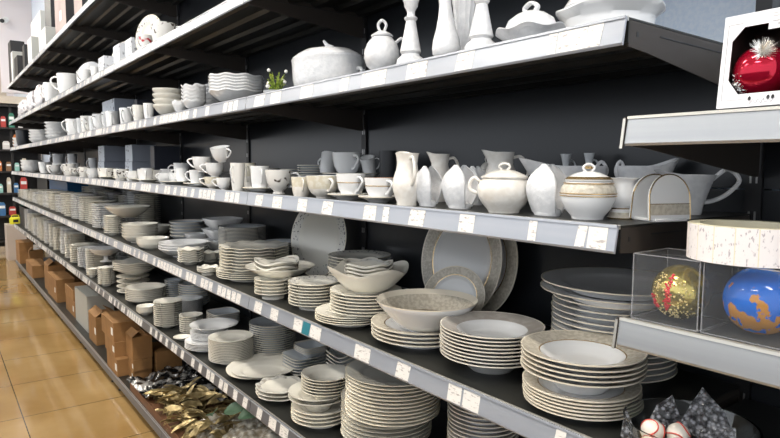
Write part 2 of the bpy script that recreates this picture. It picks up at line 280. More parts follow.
 ('side_plate', 'plate', 'dinner', 'white', -5.523, 1.031, -0.863, 0.1139, 11, 0.01481, 0.014, None, 0.6, 'white plate', 'thirteenth pile from the far end, front of lower plate shelf'),
 ('side_plate', 'plate', 'saucer', 'white', -5.742, 1.038, -0.475, 0.1216, 14, 0.01526, 0.012, None, 0.6, 'white plate', 'fifteenth pile from the far end, front of upper plate shelf'),
 ('side_plate', 'plate', 'saucer', 'cream', -5.836, 1.024, -0.863, 0.1151, 10, 0.01592, 0.012, None, 0.6, 'cream plate', 'twelfth pile from the far end, front of lower plate shelf'),
 ('side_plate', 'plate', 'saucer', 'cream', -6.047, 1.03, -0.475, 0.1219, 14, 0.01524, 0.012, None, 0.6, 'cream plate', 'fourteenth pile from the far end, front of upper plate shelf'),
 ('side_plate', 'plate', 'saucer', 'cream', -6.144, 1.027, -0.863, 0.1125, 15, 0.01529, 0.012, None, 0.6, 'cream plate', 'eleventh pile from the far end, front of lower plate shelf'),
 ('side_plate', 'plate', 'dinner', 'cream', -6.346, 1.046, -0.475, 0.1208, 13, 0.01527, 0.014, None, 0.6, 'cream plate', 'thirteenth pile from the far end, front of upper plate shelf'),
 ('side_plate', 'plate', 'dinner', 'white', -6.459, 1.037, -0.863, 0.1101, 17, 0.01493, 0.014, None, 0.6, 'white plate', 'tenth pile from the far end, front of lower plate shelf'),
 ('side_plate', 'plate', 'saucer', 'white', -6.653, 1.039, -0.475, 0.1145, 11, 0.01569, 0.012, None, 0.6, 'white plate', 'twelfth pile from the far end, front of upper plate shelf'),
 ('side_plate', 'plate', 'saucer', 'cream', -6.774, 1.03, -0.863, 0.1171, 15, 0.01551, 0.012, None, 0.6, 'cream plate', 'ninth pile from the far end, front of lower plate shelf'),
 ('side_plate', 'plate', 'saucer', 'cream', -6.947, 1.033, -0.475, 0.1151, 12, 0.01598, 0.012, None, 0.6, 'cream plate', 'eleventh pile from the far end, front of upper plate shelf'),
 ('side_plate', 'plate', 'saucer', 'cream', -7.083, 1.028, -0.863, 0.1137, 16, 0.01534, 0.012, None, 0.6, 'cream plate', 'eighth pile from the far end, front of lower plate shelf'),
 ('side_plate', 'plate', 'dinner', 'cream', -7.257, 1.031, -0.475, 0.111, 12, 0.01551, 0.014, None, 0.6, 'cream plate', 'tenth pile from the far end, front of upper plate shelf'),
 ('side_plate', 'plate', 'dinner', 'white', -7.395, 1.031, -0.863, 0.1216, 16, 0.01552, 0.014, None, 0.6, 'white plate', 'seventh pile from the far end, front of lower plate shelf'),
 ('side_plate', 'plate', 'saucer', 'white', -7.551, 1.046, -0.475, 0.1196, 11, 0.01526, 0.012, None, 0.6, 'white plate', 'ninth pile from the far end, front of upper plate shelf'),
 ('side_plate', 'plate', 'saucer', 'cream', -7.71, 1.023, -0.863, 0.1188, 16, 0.01575, 0.012, None, 0.6, 'cream plate', 'sixth pile from the far end, front of lower plate shelf'),
 ('side_plate', 'plate', 'saucer', 'cream', -7.846, 1.045, -0.475, 0.1205, 12, 0.01512, 0.012, None, 0.6, 'cream plate', 'eighth pile from the far end, front of upper plate shelf'),
 ('side_plate', 'plate', 'saucer', 'cream', -8.006, 1.029, -0.863, 0.1155, 16, 0.01547, 0.012, None, 0.6, 'cream plate', 'fifth pile from the far end, front of lower plate shelf'),
 ('side_plate', 'plate', 'dinner', 'cream', -8.143, 1.036, -0.475, 0.1102, 8, 0.01446, 0.014, None, 0.6, 'cream plate', 'seventh pile from the far end, front of upper plate shelf'),
 ('side_plate', 'plate', 'dinner', 'white', -8.317, 1.023, -0.863, 0.1173, 14, 0.01505, 0.014, None, 0.6, 'white plate', 'fourth pile from the far end, front of lower plate shelf'),
 ('side_plate', 'plate', 'saucer', 'white', -8.445, 1.039, -0.475, 0.1106, 8, 0.01613, 0.012, None, 0.6, 'white plate', 'sixth pile from the far end, front of upper plate shelf'),
 ('side_plate', 'plate', 'saucer', 'cream', -8.632, 1.034, -0.863, 0.1099, 16, 0.01519, 0.012, None, 0.6, 'cream plate', 'third pile from the far end, front of lower plate shelf'),
 ('side_plate', 'plate', 'saucer', 'cream', -8.75, 1.042, -0.475, 0.1204, 8, 0.01599, 0.012, None, 0.6, 'cream plate', 'fifth pile from the far end, front of upper plate shelf'),
 ('side_plate', 'plate', 'saucer', 'cream', -8.93, 1.032, -0.863, 0.1135, 15, 0.01501, 0.012, None, 0.6, 'cream plate', 'second pile from the far end, front of lower plate shelf'),
 ('side_plate', 'plate', 'dinner', 'cream', -9.047, 1.03, -0.475, 0.1156, 9, 0.01468, 0.014, None, 0.6, 'cream plate', 'fourth pile from the far end, front of upper plate shelf'),
 ('side_plate', 'plate', 'dinner', 'white', -9.251, 1.036, -0.863, 0.116, 17, 0.01549, 0.014, None, 0.6, 'white plate', 'first pile from the far end, front of lower plate shelf'),
 ('side_plate', 'plate', 'saucer', 'white', -9.34, 1.036, -0.475, 0.1127, 8, 0.01455, 0.012, None, 0.6, 'white plate', 'third pile from the far end, front of upper plate shelf'),
 ('side_plate', 'plate', 'saucer', 'cream', -9.66, 1.044, -0.475, 0.1106, 8, 0.01596, 0.012, None, 0.6, 'cream plate', 'second pile from the far end, front of upper plate shelf'),
 ('side_plate', 'plate', 'dinner', 'cream', -9.953, 1.039, -0.475, 0.1164, 7, 0.01625, 0.014, None, 0.6, 'cream plate', 'first pile from the far end, front of upper plate shelf'),
 ('side_plate', 'plate', 'saucer', 'cream', -4.769, 1.284, -0.475, 0.096, 16, 0.01553, 0.012, None, 0.6, 'cream plate', 'eighth pile from the far end, rear of upper plate shelf'),
 ('side_plate', 'plate', 'saucer', 'cream', -4.994, 1.273, -0.863, 0.0929, 16, 0.01595, 0.012, None, 0.6, 'cream plate', 'eleventh pile from the far end, rear of lower plate shelf'),
 ('side_plate', 'plate', 'dinner', 'white', -5.111, 1.282, -0.475, 0.0938, 17, 0.01535, 0.014, None, 0.6, 'white plate', 'seventh pile from the far end, rear of upper plate shelf'),
 ('side_plate', 'plate', 'dinner', 'white', -5.365, 1.273, -0.863, 0.0934, 15, 0.01569, 0.014, None, 0.6, 'white plate', 'tenth pile from the far end, rear of lower plate shelf'),
 ('side_plate', 'plate', 'saucer', 'cream', -5.454, 1.291, -0.475, 0.0987, 14, 0.01529, 0.012, None, 0.6, 'cream plate', 'sixth pile from the far end, rear of upper plate shelf'),
 ('side_plate', 'plate', 'saucer', 'cream', -5.717, 1.282, -0.863, 0.0984, 17, 0.01556, 0.012, None, 0.6, 'cream plate', 'ninth pile from the far end, rear of lower plate shelf'),
 ('side_plate', 'plate', 'saucer', 'white', -5.788, 1.275, -0.475, 0.0941, 14, 0.01592, 0.012, None, 0.6, 'white plate', 'fifth pile from the far end, rear of upper plate shelf'),
 ('side_plate', 'plate', 'saucer', 'white', -6.071, 1.276, -0.863, 0.0995, 16, 0.01538, 0.012, None, 0.6, 'white plate', 'eighth pile from the far end, rear of lower plate shelf'),
 ('side_plate', 'plate', 'dinner', 'cream', -6.128, 1.273, -0.475, 0.0908, 15, 0.01515, 0.014, None, 0.6, 'cream plate', 'fourth pile from the far end, rear of upper plate shelf'),
 ('side_plate', 'plate', 'dinner', 'cream', -6.432, 1.292, -0.863, 0.0994, 14, 0.01561, 0.014, None, 0.6, 'cream plate', 'seventh pile from the far end, rear of lower plate shelf'),
 ('side_plate', 'plate', 'saucer', 'white', -6.47, 1.292, -0.475, 0.0998, 17, 0.01541, 0.012, None, 0.6, 'white plate', 'third pile from the far end, rear of upper plate shelf'),
 ('side_plate', 'plate', 'saucer', 'white', -6.792, 1.275, -0.863, 0.0941, 16, 0.01532, 0.012, None, 0.6, 'white plate', 'sixth pile from the far end, rear of lower plate shelf'),
 ('side_plate', 'plate', 'saucer', 'cream', -6.806, 1.279, -0.475, 0.0904, 16, 0.01542, 0.012, None, 0.6, 'cream plate', 'second pile from the far end, rear of upper plate shelf'),
 ('side_plate', 'plate', 'dinner', 'white', -7.143, 1.273, -0.475, 0.0977, 11, 0.01554, 0.014, None, 0.6, 'white plate', 'first pile from the far end, rear of upper plate shelf'),
 ('side_plate', 'plate', 'saucer', 'cream', -7.163, 1.28, -0.863, 0.0927, 17, 0.01573, 0.012, None, 0.6, 'cream plate', 'fifth pile from the far end, rear of lower plate shelf'),
 ('side_plate', 'plate', 'dinner', 'white', -7.527, 1.278, -0.863, 0.0935, 17, 0.01565, 0.014, None, 0.6, 'white plate', 'fourth pile from the far end, rear of lower plate shelf'),
 ('side_plate', 'plate', 'saucer', 'cream', -7.874, 1.285, -0.863, 0.0928, 15, 0.01541, 0.012, None, 0.6, 'cream plate', 'third pile from the far end, rear of lower plate shelf'),
 ('side_plate', 'plate', 'saucer', 'white', -8.234, 1.289, -0.863, 0.0919, 16, 0.01573, 0.012, None, 0.6, 'white plate', 'second pile from the far end, rear of lower plate shelf'),
 ('side_plate', 'plate', 'dinner', 'cream', -8.605, 1.274, -0.863, 0.0945, 18, 0.01504, 0.014, None, 0.6, 'cream plate', 'first pile from the far end, rear of lower plate shelf'),
]
VESSELS = [
 ('napkin_holder', 'napkin holder', 'napkin_holder', 'p', -0.5804, 1.06, -0.095, 0.0409, 0.0871, 53, 'white napkin holder with gold-lined arches at the open end of the pot shelf', {'variant': 'arch'}),
 ('gravy_boat', 'gravy boat', 'gravy_boat', 'p', -0.7636, 1.3, -0.095, 0.049, 0.1011, 233, 'embossed white gravy boat behind the arched napkin holder', {'ell': 1.5}),
 ('coffee_jug', 'jug', 'coffee_jug', 'p', -0.6288, 1.26, -0.095, 0.0496, 0.0829, 53, 'large embossed white jug with a wide looped handle near the upright', {'bighandle': 1}),
 ('sugar_pot', 'pot', 'sugar_pot', 'g', -0.6469, 1.04, -0.095, 0.0319, 0.0769, 53, 'footed white pot with gold rings between sugar bowl and napkin holder', {'footed': 1}),
 ('sugar_bowl', 'sugar bowl', 'sugar_bowl', 'g', -0.6787, 0.979, -0.095, 0.0509, 0.1009, 53, 'lidded round sugar bowl with gold lines and beige band', {}),
 ('gravy_boat', 'gravy boat', 'gravy_boat', 'p', -0.8781, 1.2, -0.095, 0.0711, 0.1003, 53, 'low embossed gravy boat with pulled spout behind the leaf napkin holder', {'ell': 1.4}),
 ('cruet', 'cruet', 'cruet', 'p', -0.9969, 1.335, -0.095, 0.023, 0.1319, 53, 'pale bottle-necked cruet behind the leaf napkin holder', {}),
 ('cruet', 'cruet', 'cruet', 'p', -0.9262, 1.335, -0.095, 0.022, 0.1335, 53, 'pale bottle-necked cruet behind the gold-lined sugar bowl', {}),
 ('napkin_holder', 'napkin holder', 'napkin_holder', 'p', -0.7733, 0.98, -0.095, 0.0368, 0.1028, 53, 'white leaf-shaped napkin holder beside the gold-lined sugar bowl', {'variant': 'leaf'}),
 ('sugar_bowl', 'tureen', 'sugar_bowl', 'p', -0.876, 0.9658, -0.095, 0.0574, 0.1027, 30, 'plain white lidded tureen with looped handle between the leaf napkin holders', {'handles': 2}),
 ('milk_jug', 'jug', 'milk_jug', 'p', -1.084, 1.18, -0.095, 0.045, 0.1407, 53, 'white jug with beaked spout standing behind the plain tureen', {}),
 ('sugar_bowl', 'pot', 'sugar_bowl', 'p', -1.2496, 1.3, -0.095, 0.0248, 0.1259, 53, 'small lidded pot peeking behind the plain tureen', {}),
 ('napkin_holder', 'napkin holder', 'napkin_holder', 'p', -1.0163, 0.97, -0.095, 0.0391, 0.1004, 53, 'white leaf-shaped napkin holder beside the plain tureen', {'variant': 'leaf'}),
 ('napkin_holder', 'napkin holder', 'napkin_holder', 'p', -1.0974, 1.1, -0.095, 0.0303, 0.0987, 53, 'white leaf-shaped napkin holder half hidden behind its twin', {'variant': 'leaf'}),
 ('napkin_holder', 'napkin holder', 'napkin_holder', 'p', -1.118, 0.96, -0.095, 0.0317, 0.0978, 53, 'white leaf-shaped napkin holder next to the tall jug', {'variant': 'leaf'}),
 ('milk_jug', 'jug', 'milk_jug', 'p', -1.2533, 1.12, -0.095, 0.0333, 0.137, 53, 'cream and grey jug behind the leaf napkin holder', {}),
 ('milk_jug', 'jug', 'milk_jug', 'p', -1.1688, 0.9351, -0.095, 0.0372, 0.1344, -20, 'tall cream jug with front handle beside the last cup', {}),
 ('cup', 'cup', 'cup', 'g', -1.2973, 0.9474, -0.0885, 0.0439, 0.0598, -10, 'cup with brown inner edge on the nearest saucer', {}),
 ('cup', 'cup', 'cup', 'g', -1.4461, 0.9516, -0.0885, 0.0429, 0.0681, -5, 'gold-lined cup on the second nearest saucer', {}),
 ('cup', 'cup', 'cup', 'b', -1.5962, 0.9481, -0.095, 0.0517, 0.0668, -10, 'cream-banded cup standing directly on the shelf by the saucers', {}),
 ('cup', 'cup', 'cup', 'b', -1.7002, 0.929, -0.095, 0.0314, 0.0618, -20, 'small cream-banded cup beside the footed cup', {}),
 ('footed_cup', 'cup', 'cup', 'm', -1.8857, 0.9435, -0.095, 0.0456, 0.0824, 60, 'footed cup with tiny dark flower marks', {'footed': 1}),
 ('cup', 'cup', 'cup', 'p', -2.0447, 0.947, -0.0885, 0.0339, 0.089, -15, 'cream cup with side handle on the saucer near the rail joint', {}),
 ('mug', 'cup', 'cup', 'b', -2.3237, 1.03, -0.095, 0.0279, 0.1075, -40, 'brownish ribbed mug before the rear saucers', {}),
 ('mug', 'cup', 'cup', 'm', -2.1944, 0.9259, -0.095, 0.0278, 0.1064, -60, 'white mug with brown marks at the rail joint', {}),
 ('cup', 'cup', 'cup', 'p', -2.3361, 0.9255, -0.095, 0.029, 0.0469, -120, 'white cup beneath the tilted cup near the rail joint', {}),
 ('cup', 'cup', 'cup', 'b', -2.4728, 0.9297, -0.095, 0.0322, 0.0486, -120, 'embossed cup holding up a leaning cup', {}),
 ('cup', 'cup', 'cup', 'p', -2.4553, 0.935, -0.045, 0.0381, 0.0569, -120, 'white cup stacked on the embossed cup', {}),
 ('cup', 'cup', 'cup', 'p', -2.7008, 0.9466, -0.0885, 0.0344, 0.0693, -130, 'lower cup of the stacked pair by the jug-like cups', {}),
 ('cup', 'cup', 'cup', 'p', -2.6335, 0.9466, -0.027, 0.0422, 0.0661, -130, 'upper cup of the stacked pair by the jug-like cups', {}),
 ('cup', 'cup', 'cup', 'p', -2.3953, 0.945, 0.017, 0.0395, 0.0612, 20, 'bluish cup perched on top of the cup pile', {'tilt': 12}),
 ('cup', 'cup', 'cup', 'p', -1.8809, 1.22, -0.0338, 0.0553, 0.0853, -5, 'straight grey cup upright on the rear saucer pile', {}),
 ('cup', 'cup', 'cup', 'p', -2.1268, 1.28, -0.0338, 0.0385, 0.0896, 200, 'embossed grey cup tipped sideways beside the upright grey cup', {'tilt': -20}),
 ('cup', 'cup', 'cup', 'p', -1.8156, 1.28, -0.0338, 0.0275, 0.0738, 60, 'dark grey cup tipped over beyond the upright grey cup', {'tilt': 20}),
 ('crock', 'pot', 'crock', 'dark', -1.7057, 1.28, -0.095, 0.0335, 0.1517, 53, 'dark pot standing in shade behind the tall cream jug', {}),
 ('cup', 'cup', 'cup', 'p', -3.0708, 1.0, -0.086, 0.0335, 0.074, -100, 'grey lower cup at the cartons end', {}),
 ('cup', 'cup', 'cup', 'p', -3.5072, 1.14, -0.095, 0.0464, 0.1102, -100, 'grey cup behind the stacked pair of cups', {}),
 ('mug', 'cup', 'cup', 'p', -4.9273, 0.9414, -0.095, 0.0435, 0.0694, -60, 'small cream mug at the far end of the mug row', {}),
 ('mug', 'cup', 'cup', 'm', -4.5455, 0.9577, -0.095, 0.0599, 0.0753, -13, 'cream mug with dark square mark in the middle of the row', {}),
 ('mug', 'cup', 'cup', 'm', -4.0718, 0.9424, -0.095, 0.0462, 0.0713, -36, 'wide cream mug with dark mark below the first carton', {}),
 ('mug', 'cup', 'cup', 'p', -3.7815, 0.9389, -0.095, 0.041, 0.0615, -59, 'small cream mug between two wide mugs', {}),
 ('mug', 'cup', 'cup', 'p', -3.5153, 0.9392, -0.095, 0.0414, 0.075, -12, 'wide cream mug below the second carton', {}),
 ('mug', 'cup', 'cup', 'm', -3.6072, 1.0135, -0.095, 0.0377, 0.0688, -35, 'cream mug with dark handle mark beneath the second carton', {}),
 ('cup', 'cup', 'cup', 'p', -3.2015, 0.9467, -0.095, 0.0364, 0.0565, -58, 'round cream cup before the dark carton', {}),
 ('cup', 'cup', 'cup', 'p', -3.1752, 0.9921, -0.095, 0.0293, 0.0567, -11, 'tiny white cup beside the grey stacked cups', {}),
 ('cup', 'cup', 'cup', 'm', -5.6795, 0.9501, -0.095, 0.0525, 0.0692, -34, 'round cream pot-like cup with dark dot', {}),
 ('mug', 'cup', 'cup', 'm', -5.2376, 0.94, -0.095, 0.0421, 0.0793, -57, 'narrow cream mug beside the dotted cup', {}),
 ('mug', 'cup', 'cup', 'p', -7.9809, 1.0258, -0.095, 0.0703, 0.1269, -10, 'white mug behind the sauce jugs at the far end', {}),
 ('cup', 'cup', 'cup', 'p', -6.9202, 0.9635, -0.095, 0.0662, 0.0931, -33, 'squat cream jug at the far end', {}),
 ('cup', 'cup', 'cup', 'm', -5.97, 0.9523, -0.095, 0.0546, 0.103, -56, 'cream handled bowl before the dotted cup', {}),
 ('mug', 'cup', 'cup', 'p', -8.2037, 1.2, -0.095, 0.0685, 0.2257, -70, 'grey mug topping the rear row at the far end', {}),
 ('mug', 'cup', 'cup', 'p', -7.3173, 1.2, -0.095, 0.048, 0.2136, -70, 'dim grey mug second in the rear row', {}),
 ('mug', 'cup', 'cup', 'p', -6.2646, 1.2, -0.095, 0.0383, 0.1617, -70, 'white mug on the rear row by the cartons', {}),
 ('tureen', 'tureen', 'tureen', 'p', -1.6932, 1.0235, 0.243, 0.1269, 0.1603, 53, 'big white embossed oval tureen with a lid slot and handles above the price rail', {'ell': 1, 'handles': 2}),
 ('teapot', 'teapot', 'teapot', 'p', -1.2882, 0.9436, 0.243, 0.0468, 0.1383, 53, 'rounded white teapot with looped lid knob beside the tureen', {}),
 ('candlestick', 'candlestick', 'candlestick', 'p', -1.1556, 0.9322, 0.243, 0.0351, 0.1609, 53, 'tall white waisted candlestick beside the teapot', {}),
 ('swan_vase', 'vase', 'swan_vase', 'p', -1.0241, 0.929, 0.243, 0.0324, 0.154, 53, 'slender white vase with flared foot and bent neck', {}),
 ('flute_vase', 'vase', 'flute_vase', 'p', -1.0384, 1.0, 0.243, 0.0367, 0.1744, 53, 'wide fluted white vase between the slender vase and the second candlestick', {}),
 ('candlestick', 'candlestick', 'candlestick', 'p', -0.9196, 0.9323, 0.243, 0.0355, 0.1472, 53, 'tall white candlestick closest to the domed butter dish', {}),
 ('butter_dish', 'butter dish', 'butter_dish', 'p', -0.8212, 0.9722, 0.243, 0.0745, 0.0964, 53, 'domed white lid resting on a wavy-brimmed dish', {}),
 ('big_tureen', 'tureen', 'big_tureen', 'p', -0.7217, 1.09, 0.243, 0.1032, 0.1337, 53, 'huge white covered tureen with a wavy brim at the shelf end', {}),
 ('cup', 'cup', 'cup', 'p', -6.0451, 1.0185, 0.243, 0.0713, 0.1625, -70, 'white cup beside the flared bowls on the bowl shelf', {}),
 ('mug', 'cup', 'cup', 'm', -5.5408, 1.0427, 0.243, 0.0632, 0.159, -33, 'white mug with dark oval mark, third along the bowl shelf', {}),
 ('mug', 'cup', 'cup', 'p', -5.1217, 1.0455, 0.243, 0.056, 0.1484, -56, 'white mug with looped handle beside the marked mug', {}),
 ('mug', 'cup', 'cup', 'p', -4.6112, 1.0232, 0.243, 0.0481, 0.135, -19, 'white mug in front of the pale carton', {}),
 ('mug', 'cup', 'cup', 'p', -4.1755, 1.0115, 0.243, 0.0445, 0.1238, -42, 'white round mug below the pale carton', {}),
 ('mug', 'cup', 'cup', 'm', -3.5806, 0.9314, 0.243, 0.0337, 0.0919, -65, 'tall white mug beside the dark carton', {}),
 ('mug', 'cup', 'cup', 'p', -3.3584, 0.9246, 0.243, 0.0271, 0.0845, -28, 'tall white mug touching the ribbed bowls', {}),
 ('crock', 'pot', 'crock', 'dark', -9.6292, 0.9851, 0.243, 0.0874, 0.2182, 53, 'black pot at the far end of the bowl shelf', {}),
 ('mug', 'cup', 'cup', 'm', -3.2141, 0.9701, 0.61, 0.0646, 0.1098, 53, 'pale gift mug with floral marks on the second highest shelf', {}),
 ('cup', 'cup', 'cup', 'red', -3.4463, 0.9432, 0.61, 0.0375, 0.0876, -60, 'small cup with red flower print before the upright plate', {}),
 ('cup', 'cup', 'cup', 'p', -5.0879, 0.9449, 0.61, 0.0473, 0.1052, -60, 'white cup tipped beside the upright round plate', {}),
 ('cup', 'cup', 'cup', 'p', -6.0865, 0.9916, 0.61, 0.0944, 0.1932, -120, 'wide white bowl cup before the far upright plate', {}),
 ('cup', 'cup', 'cup', 'p', -6.8879, 0.9626, 0.61, 0.065, 0.1987, -120, 'white cup at the edge of the wrapped crockery', {}),
 ('pot', 'pot', 'pot', 'p', -4.6586, 0.9292, 0.61, 0.0314, 0.0701, 53, 'small white pot beside the pale gift carton', {}),
 ('footed_bowl', 'bowl', 'cake_bowl', 'p', -4.9549, 1.0185, -0.7363, 0.1212, 0.1057, 53, 'footed white cake bowl standing on ribbed saucers', {}),
 ('mug', 'cup', 'cup', 'p', -5.9254, 1.07, 0.243, 0.0552, 0.1658, -80, 'rear white mug above the flared bowls', {}),
 ('mug', 'cup', 'cup', 'p', -5.4101, 1.07, 0.243, 0.0551, 0.1518, -27, 'rear white mug, second of the back row on the bowl shelf', {}),
 ('mug', 'cup', 'cup', 'p', -4.9501, 1.07, 0.243, 0.0514, 0.1535, -64, 'rear white mug peeking over the looped-handle mug', {}),
 ('mug', 'cup', 'cup', 'p', -4.2234, 1.07, 0.243, 0.0425, 0.1372, -11, 'rear white mug standing against the dark carton', {}),
 ('cup', 'cup', 'cup', 'p', -4.9133, 1.07, -0.095, 0.0515, 0.0737, -80, 'back row cream cup before the first carton pile', {}),
 ('cup', 'cup', 'cup', 'p', -3.959, 1.07, -0.095, 0.0409, 0.0787, -27, 'back row cream cup before the second carton pile', {}),
 ('cup', 'cup', 'cup', 'p', -3.5594, 1.07, -0.095, 0.0352, 0.075, -64, 'back row cream cup before the dark navy carton', {}),
 ('cup', 'cup', 'cup', 'p', -7.3062, 1.07, -0.095, 0.0658, 0.1148, -11, 'back row white cup near the squat jug', {}),
 ('cup', 'cup', 'cup', 'p', -6.4896, 1.07, -0.095, 0.0598, 0.1136, -48, 'back row white cup behind the handled bowl', {}),
]
BOXES = [
 ('cardboard_box', 'box', 'card', -4.459, -4.1594, 0.9, 1.07, -1.393, 0.1168, 0, 'brown carton at the bottom of the tallest carton pile', {'tag': 1}),
 ('cardboard_box', 'box', 'card', -4.504, -4.2201, 0.9, 1.07, -1.2757, 0.0991, 0, 'brown carton in the middle of the tallest carton pile', {'tag': 1}),
 ('cardboard_box', 'box', 'card', -4.5962, -4.2327, 0.9, 1.07, -1.1761, 0.1287, 0, 'brown carton on top of the tallest carton pile', {'tag': 1}),
 ('cardboard_box', 'box', 'card', -4.155, -4.0471, 0.9684, 1.0884, -1.393, 0.0553, 0, 'low brown carton under the open-flap carton, lowest', {'tag': 1}),
 ('cardboard_box', 'box', 'card', -4.155, -4.032, 0.9684, 1.0884, -1.3372, 0.075, 0, 'low brown carton directly under the open-flap carton', {'tag': 1}),
 ('cardboard_box', 'box', 'card', -4.205, -4.0391, 0.9684, 1.0934, -1.2617, 0.1499, 0, 'open-flap brown carton between the pile and the tall carton', {'flap': 1}),
 ('cardboard_box', 'box', 'card', -4.2739, -4.0194, 1.11, 1.28, -1.393, 0.1642, 0, 'tall brown carton standing beside the foil leaves', {}),
 ('cardboard_box', 'box', 'card', -5.2661, -4.9913, 0.9363, 1.1063, -1.393, 0.2201, 0, 'brown carton with white paper on top behind the grey file box', {'flap': 1, 'tag': 1}),
 ('file_box', 'box', 'greybox', -5.9658, -5.4263, 0.957, 1.1669, -1.393, 0.3057, 0, 'tall pale grey file box between the brown cartons', {}),
 ('cardboard_box', 'box', 'card', -6.4956, -6.0365, 0.9619, 1.1319, -1.393, 0.1448, 0, 'brown carton below the one before the grey file box', {'tag': 1}),
 ('cardboard_box', 'box', 'card', -6.5255, -6.0845, 0.9619, 1.1319, -1.2477, 0.0966, 0, 'brown carton stacked before the grey file box', {}),
 ('cardboard_box', 'box', 'card', -7.411, -6.8073, 0.9273, 1.0973, -1.393, 0.2348, 0, 'tall brown carton in the middle of the row', {'tag': 1}),
 ('cardboard_box', 'box', 'card', -7.7156, -7.4136, 1.13, 1.3106, -1.393, 0.2093, 0, 'dark brown carton behind the middle of the row', {}),
 ('cardboard_box', 'box', 'card', -7.7627, -7.4546, 0.9426, 1.1126, -1.393, 0.2887, 0, 'brown carton with folded flap beyond the middle carton', {'flap': 1}),
 ('cardboard_box', 'box', 'card', -9.1012, -8.4634, 0.9, 1.07, -1.393, 0.1554, 0, 'small brown carton second from the far end', {}),
 ('cardboard_box', 'box', 'card', -9.78, -9.6658, 1.0, 1.17, -1.393, 0.1934, 0, 'brown carton with white paper near the far end', {'flap': 1}),
 ('cardboard_box', 'box', 'card', -10.28, -9.8235, 0.9, 1.07, -1.393, 0.2963, 0, 'tallest brown carton at the far end', {}),
 ('gift_carton', 'box', 'blue', -5.8298, -5.5933, 1.16, 1.337, -0.095, 0.1246, 0, 'pale blue lower carton of the pile nearest the mug row end', {}),
 ('gift_carton', 'box', 'blue', -5.8067, -5.5723, 1.16, 1.3362, 0.0301, 0.1356, 0, 'pale blue upper carton of the pile nearest the mug row end', {}),
 ('gift_carton', 'box', 'blue', -4.8826, -4.6792, 1.16, 1.33, -0.095, 0.1218, 0, 'pale blue lower carton beside the dark carton', {}),
 ('gift_carton', 'box', 'blue', -4.8665, -4.6647, 1.16, 1.33, 0.0273, 0.1237, 0, 'pale blue upper carton beside the dark carton', {}),
 ('gift_carton', 'box', 'navy', -4.3515, -4.2564, 1.2, 1.37, -0.095, 0.2264, 0, 'dark navy carton behind the cream mugs', {}),
 ('gift_carton', 'box', 'blue', -5.3934, -4.9863, 1.12, 1.29, 0.243, 0.2674, 0, 'pale carton behind the mugs of the bowl shelf', {}),
 ('gift_carton', 'box', 'navy', -4.7304, -4.6486, 1.2, 1.37, 0.243, 0.2371, 0, 'dark carton behind the ribbed bowls', {}),
 ('gift_carton', 'box', 'print', -4.4191, -4.2599, 0.9022, 1.0722, 0.61, 0.0927, 0, 'small white printed carton on the second highest shelf', {}),
 ('gift_carton', 'box', 'print', -4.2081, -4.0543, 0.95, 1.12, 0.61, 0.1441, 0, 'white printed card carton before the oval plate', {}),
 ('gift_carton', 'box', 'print', -3.9877, -3.8492, 0.97, 1.14, 0.61, 0.1494, 0, 'printed pale carton with dark stripes', {}),
 ('gift_carton', 'box', 'pinkbox', -6.2499, -5.7091, 0.93, 1.1, 1.12, 0.4793, 0, 'pinkish grey carton with white label on the top shelf', {'tag': 1}),
 ('gift_carton', 'box', 'pinkbox', -5.3428, -5.0373, 0.93, 1.1, 1.12, 0.4195, 0, 'grey carton cut by the photo edge on the top shelf', {}),
 ('gift_carton', 'box', 'blackbox', -7.4828, -7.0901, 1.02, 1.19, 1.12, 0.6238, 0, 'black tall carton beside the labelled pink carton', {}),
 ('gift_carton', 'box', 'whitebox', -7.2424, -6.776, 0.92, 1.01, 1.12, 0.2172, 0, 'white low carton before the black tall carton', {}),
 ('gift_carton', 'box', 'whitebox', -9.4893, -8.591, 1.12, 1.29, 1.12, 0.7593, 0, 'white tall carton behind the low white carton', {}),
 ('gift_carton', 'box', 'whitebox', -8.2335, -7.8915, 0.93, 1.1, 1.12, 0.3083, 0, 'narrow white carton farther along the top shelf', {}),
 ('gift_carton', 'box', 'blackbox', -8.7371, -8.5426, 0.93, 1.1, 1.12, 0.322, 0, 'narrow black carton farther along the top shelf', {}),
 ('gift_carton', 'box', 'blackbox', -9.7, -9.3177, 0.93, 1.1, 1.12, 0.302, 0, 'square black carton near the far end of the top shelf', {}),
 ('gift_carton', 'box', 'whitebox', -10.0, -9.7814, 0.92, 1.09, 1.12, 0.4197, 0, 'white bag-like carton near the far end of the top shelf', {}),
 ('gift_carton', 'box', 'blackbox', -10.28, -9.9681, 0.92, 1.09, 1.12, 0.5962, 0, 'tall black carton at the far end of the top shelf', {}),
 ('storage_crate', 'crate', 'blackbox', -9.95, -9.0, 1.17, 1.385, -0.475, 0.3, 0, 'black crate at the far end of the upper plate shelf', {}),
 ('storage_crate', 'crate', 'bluebox', -8.8, -7.5, 1.17, 1.385, -0.475, 0.285, 0, 'blue crate behind the far plate piles', {}),
 ('storage_crate', 'crate', 'blackbox', -10.2, -9.42, 0.96, 1.25, -0.863, 0.27, 0, 'black crate at the far end of the lower plate shelf', {}),
]

